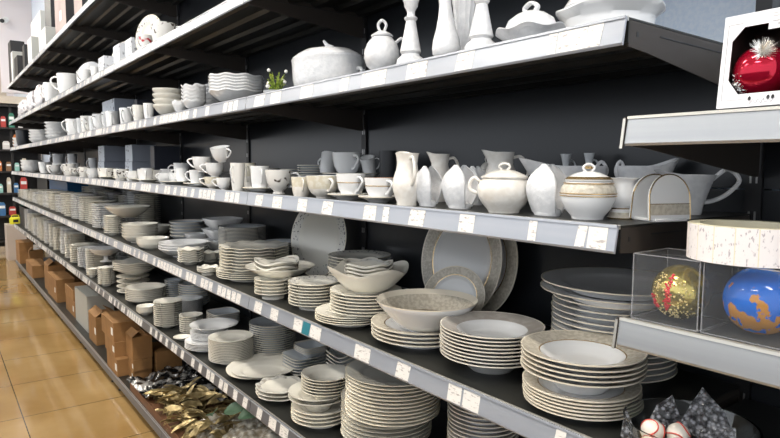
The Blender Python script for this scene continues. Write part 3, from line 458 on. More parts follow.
# ------------------------------------------------------------------ setting
def tile_floor():
    m = mat('glossy beige floor tile', (.5, .37, .2), .09); nt = m.node_tree; N = nt.nodes; L = nt.links; b = N['Principled BSDF']
    tc = N.new('ShaderNodeTexCoord'); sp = N.new('ShaderNodeSeparateXYZ'); L.new(tc.outputs['Object'], sp.inputs[0])
    def line(sock, off, pitch):
        a = N.new('ShaderNodeMath'); a.operation = 'ADD'; a.inputs[1].default_value = -off + pitch*100
        d = N.new('ShaderNodeMath'); d.operation = 'DIVIDE'; d.inputs[1].default_value = pitch
        f = N.new('ShaderNodeMath'); f.operation = 'FRACT'
        g = N.new('ShaderNodeMath'); g.operation = 'LESS_THAN'; g.inputs[1].default_value = .008
        L.new(sock, a.inputs[0]); L.new(a.outputs[0], d.inputs[0]); L.new(d.outputs[0], f.inputs[0]); L.new(f.outputs[0], g.inputs[0]); return g.outputs[0]
    gx = line(sp.outputs[0], -4.085, .645); gy = line(sp.outputs[1], .35, .645)
    mx = N.new('ShaderNodeMath'); mx.operation = 'MAXIMUM'; L.new(gx, mx.inputs[0]); L.new(gy, mx.inputs[1])
    n = N.new('ShaderNodeTexNoise'); n.inputs['Scale'].default_value = 1.6; n.inputs['Detail'].default_value = 6; L.new(tc.outputs['Object'], n.inputs['Vector'])
    r = N.new('ShaderNodeValToRGB'); r.color_ramp.elements[0].position = .35; r.color_ramp.elements[1].position = .7
    r.color_ramp.elements[0].color = (.30, .18, .065, 1); r.color_ramp.elements[1].color = (.42, .28, .125, 1); L.new(n.outputs['Fac'], r.inputs[0])
    mix = N.new('ShaderNodeMix'); mix.data_type = 'RGBA'; L.new(mx.outputs[0], mix.inputs['Factor']); L.new(r.outputs[0], mix.inputs['A'])
    mix.inputs['B'].default_value = (.07, .05, .03, 1); L.new(mix.outputs['Result'], b.inputs['Base Color'])
    return m
f = MB(); f.box(-18, 3.2, -4.2, 1.6, -.06, 0, tile_floor()); tag(f.build('floor', smooth=False), kind='structure')
WALLM = noisy('beige wall paint', (.55, .47, .38), (.60, .52, .42), .7, 2, .3, .7)
PINKW = mat('pinkish white wall panel', (.72, .66, .66), .6)
w = MB(); w.box(-18, 3.2, 1.5, 1.6, 0, 4.6, PANEL_GLOW); tag(w.build('wall_back', smooth=False), kind='structure')  # wall carries the painted panel glow
w = MB(); w.box(-16.1, -16, -4.2, 1.5, 0, 4.6, WALLM); tag(w.build('wall_far', smooth=False), kind='structure')
w = MB(); w.box(-16, -15.96, 1.36, 1.5, 2.9, 4.5, PINKW); w.box(-12.6, -12.5, 1.0, 1.5, 2.75, 4.5, PINKW); tag(w.build('trim_1', smooth=False), kind='structure')
CEILM = mat('white ceiling', (.7, .7, .68), .8)
w = MB(); w.box(-16.1, 3.2, -4.2, 1.6, 4.6, 4.66, CEILM); tag(w.build('ceiling', smooth=False), kind='structure')

# ------------------------------------------------------------------ shelving
TAGS = {
3:[(-1.959,-1.903),(-1.827,-1.762),(-1.654,-1.598),(-1.504,-1.449),(-1.295,-1.241),(-1.211,-1.186),(-1.103,-1.049),(-.936,-.891),(-.747,-.728),(-.638,-.619),(-.617,-.58)],
2:[(-1.957,-1.879),(-1.834,-1.762),(-1.631,-1.559),(-1.407,-1.367),(-1.306,-1.202),(-1.12,-1.048),(-.95,-.9),(-.713,-.695),(-.693,-.633),(-.631,-.602)],
4:[(-1.979,-1.921),(-1.851,-1.798),(-1.686,-1.633),(-1.627,-1.583),(-1.58,-1.518),(-1.336,-1.265),(-1.149,-1.098),(-.963,-.921),(-.915,-.866),(-.671,-.649)],
5:[(-1.97,-1.93),(-1.875,-1.821),(-1.791,-1.733),(-1.6,-1.55),(-1.2,-1.15)]}
SHN = {0:'top shelf', 1:'second highest shelf', 2:'bowl and tureen shelf', 3:'cup and pot shelf', 4:'upper plate shelf', 5:'lower plate shelf', 6:'bottom carton shelf'}
def deck_mesh(L, lvl):
    m = MB(); t = .003
    m.box(0, L, .004, BACK-FRONT-.006, -t, 0, STEEL)                       # sheet
    m.box(0, L, .0, .004, -.006, .0015, LIP)                                # bare front lip
    for k in range(5):                                                      # folded ribs under the sheet
        y = .05+k*.1; m.prism([(y, -t), (y+.012, -.016), (y+.042, -.016), (y+.054, -t)], .004, L-.004, STEEL)
    m.box(0, L, .004, .007, -.04, -t, STEEL)
    return m
def shelf(lvl, i, x0, x1, plain=False, label='', end=False, zz=None):
    z = zz if zz is not None else Z[lvl]; L = x1-x0-.004
    root = thing('metal_shelf', label, 'shelf', (x0+.002, FRONT, ZO+z))
    deck_mesh(L, lvl).build('deck', root, smooth=False)
    r = MB(); h = .046
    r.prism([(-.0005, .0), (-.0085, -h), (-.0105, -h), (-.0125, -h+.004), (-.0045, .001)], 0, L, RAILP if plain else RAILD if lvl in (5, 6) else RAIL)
    r.prism([(-.0045, .0015), (-.0065, .0015), (-.0075, -.003), (-.0055, -.003)], 0, L, LIP if plain else RAIL)
    rl = r.build('price_rail', root, smooth=False)
    for side, xx in (('bracket', 0), ('bracket', L-.003)):
        b = MB(); b.prism([(.006, -.004), (.006, -.046), (.06, -.05), (.47, -.098 if lvl != 6 else -.05), (.49, -.098 if lvl != 6 else -.05), (.49, -.004)], xx, xx+.003, STEELB)
        b.box(xx-.001, xx+.004, .10, .49, -.02, -.018, UPR); b.box(xx-.0005, xx+.0035, .028, .034, -.028, -.02, UPR)
        b.build('bracket', root, smooth=False)
    if plain:
        e = MB(); e.prism([(-.003, .0), (-.0115, -.05), (-.016, -.05), (-.008, .0)], -.006, -.002, STEELB); e.prism([(-.008, -.002), (-.0155, -.05), (-.017, -.05), (-.0095, -.002)], -.006, -.0015, LIP); e.build('end_cap', root, smooth=False)
    else:
        lst = TAGS.get(lvl) if i == len(BAYS)-2 else None
        if lvl == 6: lst = []
        if lst is None:
            lst = []; xx = x0+.02; step = .048
            dens = .62 if i >= 5 else .55
            while xx < x1-.06:
                if random.random() < dens: lst.append((xx, xx+.038))
                xx += step
        for k, (a, b_) in enumerate(lst):
            t = MB(); hh = .037
            ty = lambda q: -.0045-.008*(q/.046)-.0012
            a_, b2 = a-x0, b_-x0
            sk = .004 if k % 3 == 0 else 0
            zt, zb_ = -.004, -.004-hh
            m_ = TEAL if (lvl == 4 and k == 3 and i == len(BAYS)-2) else TAG
            vs = [(a_, ty(-zt), zt), (b2, ty(-zt), zt), (b2-sk, ty(-zb_), zb_), (a_-sk, ty(-zb_), zb_)]
            vs += [(v[0], v[1]+.0006, v[2]) for v in vs]
            t.add(vs, [(0,1,2,3),(7,6,5,4),(0,4,5,1),(1,5,6,2),(2,6,7,3),(3,7,4,0)], m_)
            o = t.build('price_tag', root, smooth=False)
            if m_ is TEAL: o['label'] = 'teal price tag'
    return root
PLACE = ['at the far end', 'second bay from the far end', 'third bay from the far end', 'fourth bay from the far end', 'fifth bay from the far end', 'third bay from the open end', 'second bay from the open end', 'nearest bay']
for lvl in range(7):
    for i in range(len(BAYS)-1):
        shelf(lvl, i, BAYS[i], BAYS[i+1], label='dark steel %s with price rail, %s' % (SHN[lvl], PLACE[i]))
for k, (zz, nm) in enumerate(((.082, 'dark steel shelf with plain rail under the red bauble box'), (-.247, 'dark steel shelf with plain rail under the clear bauble boxes'), (-.50, 'dark steel shelf under the glass bowl of baseball baubles'))):
    shelf(10+k, 99, -.553, .75, plain=True, label=nm, zz=zz)
# uprights and back panels, base kick with feet
for i, x in enumerate(BAYS+[.75]):
    m = MB(); m.box(x-.016, x+.016, BACK-.004, BACK+.05, 0, 2.95, UPR)
    for s_ in range(28):
        for q in (-.006, .006): m.box(x+q-.0018, x+q+.0018, BACK-.0055, BACK-.004, .35+s_*.08, .37+s_*.08, SLOT)
    tag(m.build('shelf_upright', smooth=False), 'black slotted steel upright, %s' % (['at the far end of the row','first bay joint from the far end','second bay joint from the far end','third bay joint from the far end','fourth bay joint from the far end','fifth bay joint from the far end','behind the cartons and white bowls','behind the tipped cups','behind the bauble boxes','beyond the bauble shelves'][i]), 'shelf post')
allx = BAYS+[.75]
for i in range(len(allx)-1):
    x0, x1 = allx[i]+.017, allx[i+1]-.017
    m = MB(); last = i == len(allx)-2
    for (z0, z1) in ((.0, .62), (.624, 1.04), (1.044, 1.455), (1.459, 1.75), (1.754, 2.12), (2.124, 2.65)):
        if i == 7 and z0 in (1.754,):
            m.box(x0, -.96, BACK+.004, BACK+.012, z0, z1, PANEL)  # dark panel stops short so the painted glow shows behind
        elif last and z0 > 1.6: continue
        elif i == 7 and z0 == 2.124: m.box(x0, -.96, BACK+.004, BACK+.012, z0, z1, PANEL)
        else: m.box(x0, x1, BACK+.004, BACK+.012, z0, z1, PANEL)
    tag(m.build('back_panel', smooth=False), 'dark glossy steel back panel, ' + (PLACE+['behind the bauble shelves'])[i], 'panel')
for i in range(len(BAYS)-1):
    x0, x1 = BAYS[i]+.002, BAYS[i+1]-.002
    root = thing('base_plinth', 'low steel plinth with small feet under the carton shelf, '+PLACE[i], 'plinth', (x0, FRONT, 0))
    m = MB(); m.box(0.01, x1-x0-.01, .09, .11, .0, .052, UPR); m.build('kick_board', root, smooth=False)
    for xx in (.1, x1-x0-.1):
        m = MB(); m.lathe([(0, 0), (.016, 0), (.016, .008), (.005, .012), (.005, .042), (0, .042)], UPR, 12); m.build('foot', root, loc=(xx, .03, 0))

# ------------------------------------------------------------------ stacked crockery
def wavef(wave, R):
    if not wave: return None
    if wave == 'sq':
        def d(v, a, r):
            if r == 0: return v
            k = (abs(math.cos(a))**5+abs(math.sin(a))**5)**(-.2)*.86
            t = min(1, r/R*1.3); return Vector((v.x*(1+(k-1)*t), v.y*(1+(k-1)*t), v.z))
        return d
    k, ar, az = wave
    def d(v, a, r):
        t = max(0, (r/R-.35)/.65); c = math.cos(k*a+.6)
        return Vector((v.x*(1+ar*c*t), v.y*(1+ar*c*t), v.z+az*c*t*t*t))
    return d
def dish(kind, style, R, p, h, wave, fr, seg):
    body, rim, edge, line = STYLE[style]; m = MB()
    tv = min(.0030 if kind != 'bowl' else .0055, p*.42 if kind != 'bowl' else p*.6)
    pw = min(p, .013)
    if kind == 'dinner':
        U = [(0, pw), (.60, pw), (.66, pw+.25*h), (.715, pw+.5*h), (.735, pw+.53*h), (.975, pw+h*.98), (1, pw+h)]; um = [body, body, body, line, rim, edge]; foot = .56
    elif kind == 'soup':
        U = [(0, pw), (.40, pw), (.50, pw+.12*h), (.60, pw+.45*h), (.68, pw+.66*h), (.70, pw+.69*h), (.975, pw+h*.98), (1, pw+h)]; um = [body]*4+[line, rim, edge]; foot = .38
    elif kind == 'saucer':
        U = [(0, pw), (.40, pw), (.60, pw+.3*h), (.8, pw+.62*h), (.965, pw+h*.96), (1, pw+h)]; um = [body, body, body, rim, edge]; foot = .42
    else:
        H = h; f0 = fr*.92
        U = [(0, pw), (f0*.8, pw), (f0, pw+.06*(H-pw))]; n = 6
        for j in range(1, n+1):
            t = j/n; U.append((f0+(1-f0)*(t**.85), pw+(H-pw)*(.06+.94*t**1.15)))
        um = [body]*(len(U)-3)+[rim, edge]
        if style in ('gold',): um = [body, body, body, line, rim, rim, rim, edge]
        um = (um+[edge]*8)[:len(U)-1]; foot = f0*.75
    U = [(r, z-.0003) for r, z in U]
    Lw = []
    for (r, z) in reversed(U):
        if r > foot+.02: Lw.append((r-.004 if r == 1 else r, z-tv))
    zc = max(.0012, pw-tv)
    Lw += [(foot+.035, 0.0), (foot, 0.0), (foot-.02, zc*.9), (0, zc)]
    prof = [(r*R, z) for r, z in U+Lw]
    mats = um+[edge]+[body]*(len(prof)-len(um)-2)
    m.lathe(prof, mats, seg, wavef(wave, R))
    return m
ORD = ['topmost', 'second from top', 'third from top', 'fourth from top', 'fifth from top', 'sixth from top', 'seventh from top', 'eighth from top', 'ninth from top', 'tenth from top', 'eleventh from top', 'twelfth from top', 'thirteenth from top', 'fourteenth from top', 'fifteenth from top']
def ordinal(k, N):
    top = N-1-k
    if N == 1: return ''
    if k == 0: return 'lowest'
    if top < len(ORD) and (top <= N//2 or k > 4): return ORD[top]
    return {1: 'second from bottom', 2: 'third from bottom', 3: 'fourth from bottom', 4: 'fifth from bottom'}.get(k, ORD[min(top, 14)])
side_count = 0; rest = MB()
for (name, cat, kind, style, x, y, z, R, N, p, h, wave, fr, piece, loc) in STACKS:
    dist = math.hypot(x, y); seg = 64 if dist < 2.2 else 40 if dist < 4 else 24
    if isinstance(wave, tuple) and dist < 4: seg = max(seg, wave[0]*8)
    first = None
    for k in range(N):
        if name == 'side_plate':
            side_count += 1
            if side_count > 300:
                if not isinstance(first, MB): first = dish(kind, style, R, p, h, wave, fr, 20)
                o_ = len(rest.v); rest.v += [(v[0]+x, v[1]+y, v[2]+z+k*p) for v in first.v]
                ids = [rest.mi(q) for q in first.mats]; rest.f += [tuple(i+o_ for i in f_) for f_ in first.f]; rest.m += [ids[q] for q in first.m]
                continue
            if first is not None and isinstance(first, MB): first = None
        lab = (piece+', '+ordinal(k, N)+', '+loc) if N > 1 else piece+', '+loc
        if first is None:
            o = first = dish(kind, style, R, p, h, wave, fr, seg).build(name)
        else:
            o = first.copy(); C.objects.link(o)
        j = 0 if N == 1 else min(.0012, R*.008)
        o.location = (x+random.uniform(-j, j), y+random.uniform(-j, j), ZO+z+k*p)
        if not wave: o.rotation_euler.z = random.uniform(0, 6.28)
        tag(o, lab, cat, (loc[:50] if N > 1 else None))
tag(rest.build('side_plate_piles', loc=(0, 0, ZO)), 'remaining piles of cream and white plates toward the far end of both plate shelves', 'plates', None, 'stuff')
# oval platter pair on the lower plate shelf
for o in [o for o in C.objects if o.name.startswith('oval_platter')]: o.scale.y = .8

# ------------------------------------------------------------------ hollow ware
def curve(pts, n=14):
    """Catmull-Rom through 3-D points"""
    P = [Vector(p) for p in pts]; P = [P[0]*2-P[1]]+P+[P[-1]*2-P[-2]]; out = []
    seg = len(P)-3
    for s_ in range(seg):
        a, b, c, d = P[s_:s_+4]
        for j in range(n//seg+1):
            t = j/(n//seg+1)
            out.append(.5*((2*b)+(c-a)*t+(2*a-5*b+4*c-d)*t*t+(3*b-a-3*c+d)*t**3))
    out.append(P[-2]); return out
def polar(a, r, z): return (r*math.cos(a), r*math.sin(a), z)
def handle(root, a, r0, z0, r1, z1, out, m, t=.0035, flat=1.0, loop=0):
    mb = MB(); zm = (z0+z1)/2; dz = z0-z1
    pts = [polar(a, r0-.002, z0), polar(a, r0+out*.55, z0+loop), polar(a, r0+out, z0-dz*.25+loop*.5), polar(a, r1+out*.85, zm-dz*.12), polar(a, r1+out*.35, z1+dz*.08), polar(a, r1-.002, z1)]
    mb.tube(curve(pts, 20), t, m, 8, flat); return mb.build('handle', root)
def hollow(prof, wall, inner_from, R, H, top_open=True):
    """outer (rf,zf) -> closed wall profile, returns list of (r,z)"""
    out = [(0, .002)]+[(r*R, z*H) for r, z in prof]
    inn = [(max(.002, r*R-wall), z*H) for r, z in reversed(prof) if z > inner_from]
    return out+inn+[(0, max(inner_from*H, .004))]
def jug_deform(R, H, a0, amt=.45, lift=.10, start=.72):
    def d(v, a, r):
        if r == 0: return v
        t = max(0, (v.z/H-start)/(1-start)); w_ = max(0, math.cos(a-a0))**6
        k = 1+amt*t*w_; return Vector((v.x*k, v.y*k, v.z+lift*H*t*t*w_))
    return d
CUPP = [(.42, 0), (.42, .04), (.46, .07), (.70, .2), (.86, .42), (.95, .72), (1, 1)]
MUGP = [(.72, 0), (.74, .03), (.84, .2), (.92, .5), (.96, .8), (1, 1)]
FOOTP = [(.45, 0), (.47, .03), (.36, .08), (.40, .14), (.68, .26), (.86, .48), (.95, .78), (1, 1)]
def v_cup(name, cat, style, R, H, ang, kw, root):
    tall = H > 1.75*R
    prof = FOOTP if kw.get('footed') else MUGP if (tall or name == 'mug') else CUPP
    bm_ = {'p': P_WHITE, 'b': P_RELIEFC, 'g': P_WHITE, 'm': MARK, 'red': REDP, 'dark': DARKP}[style]
    full = hollow(prof, .0028, .1, R, H); n = len(prof)
    mats = []
    for j in range(len(full)-1):
        if j < n+0: q = bm_
        else: q = BROWNIN if (style == 'g' and 'brown' in kw.get('lab', '')) else (DARKP if style == 'dark' else P_WHITE)
        if style == 'g' and j == n-1: q = bm_
        mats.append(q)
    if style == 'g': mats[n] = GOLD
    if style == 'b': mats[n-1] = CBAND; mats[n-2] = CBAND
    m = MB(); seg = 40 if R > .03 else 28
    m.lathe(full, mats, seg); b = m.build('body', root)
    if style == 'g':
        g = MB(); zc = .62*H; rr = R*.925; g.lathe([(rr, zc), (rr+.0012, zc+.0006), (rr+.0012, zc+.002), (rr+.0006, zc+.0026)], GOLD, seg); g.build('gold_line', root)
    if cat != 'pot' and style != 'dark':
        r_at = .95*R if not tall else .96*R
        handle(root, ang, r_at, .86*H, .80*R if not tall else .9*R, .30*H, R*.62, P_WHITE if style in 'mpg' else P_RELIEFC if style == 'b' else P_WHITE, max(.0022, R*.085), 1)
def v_sugar(style, R, H, ang, kw, root):
    gold = style == 'g'; bm_ = P_WHITE if gold else P_RELIEFC
    Hb = H*.70
    prof = [(.56, 0), (.58, .04), (.60, .08), (.80, .25), (.96, .48), (1, .66), (.97, .82), (.86, .94), (.78, 1)]
    full = hollow(prof, .003, .1, R, Hb)
    mats = [bm_]*(len(full)-1)
    if gold: mats[6] = BAND; mats[7] = BAND
    m = MB(); m.lathe(full, mats, 56); m.build('body', root)
    if gold:
        g = MB()
        for zz, rr in ((.60, .995), (.665, 1.004), (.93, .875)): g.lathe([(rr*R, zz*Hb), (rr*R+.0012, zz*Hb+.0006), (rr*R+.0012, zz*Hb+.0018), (rr*R, zz*Hb+.0024)], GOLD, 56)
        g.build('gold_line', root)
    l = MB(); z0 = Hb+.0006
    l.lathe([(0, z0+.002), (.72*R, z0+.001), (.84*R, z0), (.86*R, z0+.003), (.72*R, z0+.08*H), (.45*R, z0+.145*H), (.2*R, z0+.175*H), (0, z0+.18*H)], [bm_, bm_, bm_, GOLD if gold else bm_, bm_, bm_, bm_], 56)
    lid = l.build('lid', root); k = MB()
    zk = z0+.172*H
    k.tube(curve([(-.10*R, 0, zk), (-.20*R, 0, zk+.07*H), (-.08*R, 0, zk+.13*H), (.08*R, 0, zk+.13*H), (.20*R, 0, zk+.07*H), (.10*R, 0, zk)], 16), R*.05, bm_, 8, 1.3)
    if gold: k.lathe([(.11*R, zk+.005), (.13*R, zk+.007), (.13*R, zk+.009), (.10*R, zk+.01)], GOLD, 20)
    k.build('knob', lid, rot=(0, 0, .6))
    if kw.get('handles'):
        for a in (ang, ang+PI): handle(root, a, .93*R, .88*Hb, .98*R, .55*Hb, R*.38, bm_, R*.07, 1, .01)
def v_jug(name, style, R, H, ang, kw, root):
    m_ = P_RELIEFC if name == 'milk_jug' else P_RELIEF
    if name == 'coffee_jug':
        prof = [(.50, 0), (.52, .04), (.56, .2), (.70, .5), (.86, .8), (1, 1)]
        full = hollow(prof, .003, .06, R, H); m = MB(); m.lathe(full, m_, 48, jug_deform(R, H, ang+PI, .5, .12)); m.build('body', root)
        handle(root, ang, .94*R, .86*H, .62*R, .30*H, R*1.15, m_, .0048, 1, H*.28); return
    if H > 3.2*R: prof = [(.66, 0), (.68, .03), (.66, .06), (.86, .2), (1, .38), (.92, .52), (.74, .68), (.68, .8), (.72, .92), (.80, 1)]
    else: prof = [(.62, 0), (.64, .03), (.62, .07), (.88, .22), (1, .40), (.92, .58), (.72, .76), (.70, .86), (.78, 1)]
    full = hollow(prof, .003, .06, R, H*.96); m = MB(); m.lathe(full, m_, 48, jug_deform(R, H, ang+PI, .55, .06)); m.build('body', root)
    handle(root, ang, .72*R, .86*H, .95*R, .38*H, R*.75, m_, .0040, 1, H*.02)
def v_gravy(R, H, ang, kw, root):
    e = kw.get('ell', 1.4)
    prof = [(.50, 0), (.54, .05), (.42, .12), (.46, .2), (.78, .45), (.95, .75), (1, 1)]
    full = hollow(prof, .003, .22, R/e*1.15, H); m = MB()
    jd = jug_deform(R/e*1.15, H, 0, .55, .18, .4)
    def d(v, a, r):
        v = jd(v, a, r); return Vector((v.x*e, v.y, v.z))
    m.lathe(full, P_RELIEF, 48, d); b = m.build('body', root, rot=(0, 0, ang+PI))
    handle(root, ang, .9*R*.8, .85*H, .5*R*.8, .35*H, R*.45, P_RELIEF, .004, 1, H*.25)
def v_napkin(R, H, kw, root):
    arch = kw['variant'] == 'arch'; W = R*.98
    base = MB(); t = .004
    if arch:
        base.box(-W*.8, W*.8, -.030, .036, 0, .006, P_WHITE); base.build('base', root, bevel=.0015)
        for yy, lean in ((-.026, -.08), (.026, .10)):
            mb = MB(); n = 22
            poly = [(-W, .003)]+[(W*math.cos(PI-PI*i/n), H*.48+H*.50*math.sin(PI*i/n)) for i in range(n+1)]+[(W, .003)]
            mb.prism(poly, 0, .006, P_WHITE, 'y')
            a_ = mb.build('arch', root, loc=(0, yy, 0), rot=(lean, 0, 0), bevel=.001)
            ed = MB(); pts = [(p[0]*1.0, 0, p[1]) for p in poly]; ed.tube(pts, .0012, GOLD, 6); ed.build('gold_edge', a_)
            if yy < 0:
                bd = MB(); bd.box(-W*.96, W*.96, -.0012, 0, H*.14, H*.36, BAND); bd.box(-W*.98, W*.98, -.0016, 0, H*.36, H*.375, GOLD); bd.build('beige_band', a_, smooth=False)
    else:
        base.lathe([(0, 0), (W*.80, 0), (W*.86, .004), (W*.84, .012), (W*.5, .016), (0, .016)], P_RELIEF, 32, lambda v, a, r: Vector((v.x, v.y*.62, v.z))); base.build('base', root)
        for sgn in (-1, 1):
            mb = MB(); nu, nv = 12, 14; vs = []; fs = []
            for side in (0, 1):
                for j in range(nv+1):
                    t = j/nv; z = .006+t*(H-.006)
                    hw = W*(.80+.24*math.sin(min(1, t*1.6)*PI*.5))*(1-max(0, (t-.42)/.58)**2.6*.93)
                    for i in range(nu+1):
                        u = -1+2*i/nu; x = hw*u
                        y = sgn*(W*.52-.04*W*t - .22*W*u*u*(1-.4*t))+sgn*.010*math.sin(t*PI)-sgn*(.0035 if side else 0)
                        vs.append((x, y, z))
            n1 = (nu+1)*(nv+1)
            for j in range(nv):
                for i in range(nu):
                    q = j*(nu+1)+i; fs.append((q, q+1, q+nu+2, q+nu+1)); fs.append((n1+q, n1+q+nu+1, n1+q+nu+2, n1+q+1))
            for j in range(nv):
                for i in (0, nu):
                    q = j*(nu+1)+i; fs.append((q, q+nu+1, n1+q+nu+1, n1+q))
            for i in range(nu):
                q = nv*(nu+1)+i; fs.append((q, q+1, n1+q+1, n1+q)); fs.append((i, n1+i, n1+i+1, i+1))
            mb.add(vs, fs, P_RELIEF); mb.build('leaf_panel', root)
def v_tureen(R, H, ang, kw, root):
    Hb = H*.60; prof = [(.84, 0), (.88, .02), (.93, .10), (.97, .35), (.99, .8), (1, .96), (1.01, 1)]
    sq = lambda v, a, r: Vector((v.x, v.y*.78, v.z))
    m = MB(); m.lathe(hollow(prof, .004, .06, R, Hb), P_RELIEF, 64, sq); m.build('body', root, rot=(0, 0, .3))
    l = MB(); z0 = Hb+.001
    l.lathe([(0, z0+.002), (.9*R, z0+.001), (.97*R, z0), (.975*R, z0+.006), (.86*R, z0+.10*H), (.66*R, z0+.18*H), (.62*R, z0+.185*H), (.3*R, z0+.225*H), (0, z0+.235*H)], P_RELIEF, 64, sq)
    lid = l.build('lid', root, rot=(0, 0, .3)); k = MB()
    k.tube(curve([(.02, 0, z0+.21*H), (.0, 0, z0+.28*H), (-.016, 0, z0+.39*H)], 8), (.011, .004), P_RELIEF, 10, .8); k.build('knob', lid)
    for a in (.3, .3+PI): handle(root, a, .97*R, Hb*.62, .95*R, Hb*.34, R*.14, P_RELIEF, .006, 1, 0)
def v_teapot(R, H, ang, kw, root):
    Hb = H*.66; prof = [(.55, 0), (.58, .03), (.60, .06), (.86, .2), (1, .42), (.98, .62), (.84, .82), (.62, .95), (.56, 1)]
    m = MB(); m.lathe(hollow(prof, .003, .08, R, Hb), P_RELIEF, 48); m.build('body', root)
    l = MB(); z0 = Hb+.0006; l.lathe([(0, z0), (.60*R, z0), (.62*R, z0+.004), (.45*R, z0+.07*H), (.2*R, z0+.115*H), (0, z0+.12*H)], P_RELIEF, 40); lid = l.build('lid', root)
    k = MB(); zk = z0+.11*H; k.tube(curve([(-.12*R, 0, zk), (-.22*R, 0, zk+.12*H), (0, 0, zk+.20*H), (.22*R, 0, zk+.12*H), (.12*R, 0, zk)], 16), .004, P_RELIEF, 8, 1.5); k.build('knob', lid, rot=(0, 0, .9))
    handle(root, ang, .80*R, .86*Hb, .92*R, .28*Hb, R*.55, P_RELIEF, .0042, 1, .01)
    s = MB(); a = ang+1.7; s.tube(curve([polar(a, .8*R, .35*Hb), polar(a, 1.15*R, .55*Hb), polar(a, 1.35*R, .95*Hb), polar(a, 1.6*R, 1.12*Hb)], 12), (.012, .006), P_RELIEF, 10); s.build('spout', root)
def v_stick(R, H, root):
    prof = [(0, 0), (.98, 0), (1, .02), (.92, .10), (.66, .15), (.62, .17), (.74, .21), (.70, .25), (.56, .40), (.40, .58), (.34, .66), (.44, .69), (.46, .71), (.30, .735), (.26, .77), (.30, .81), (.46, .87), (.50, .93), (.60, .985), (.60, 1), (.46, 1), (.40, .95), (.30, .90), (0, .90)]
    m = MB(); m.lathe([(r*R, z*H) for r, z in prof], P_RELIEF, 40); return m
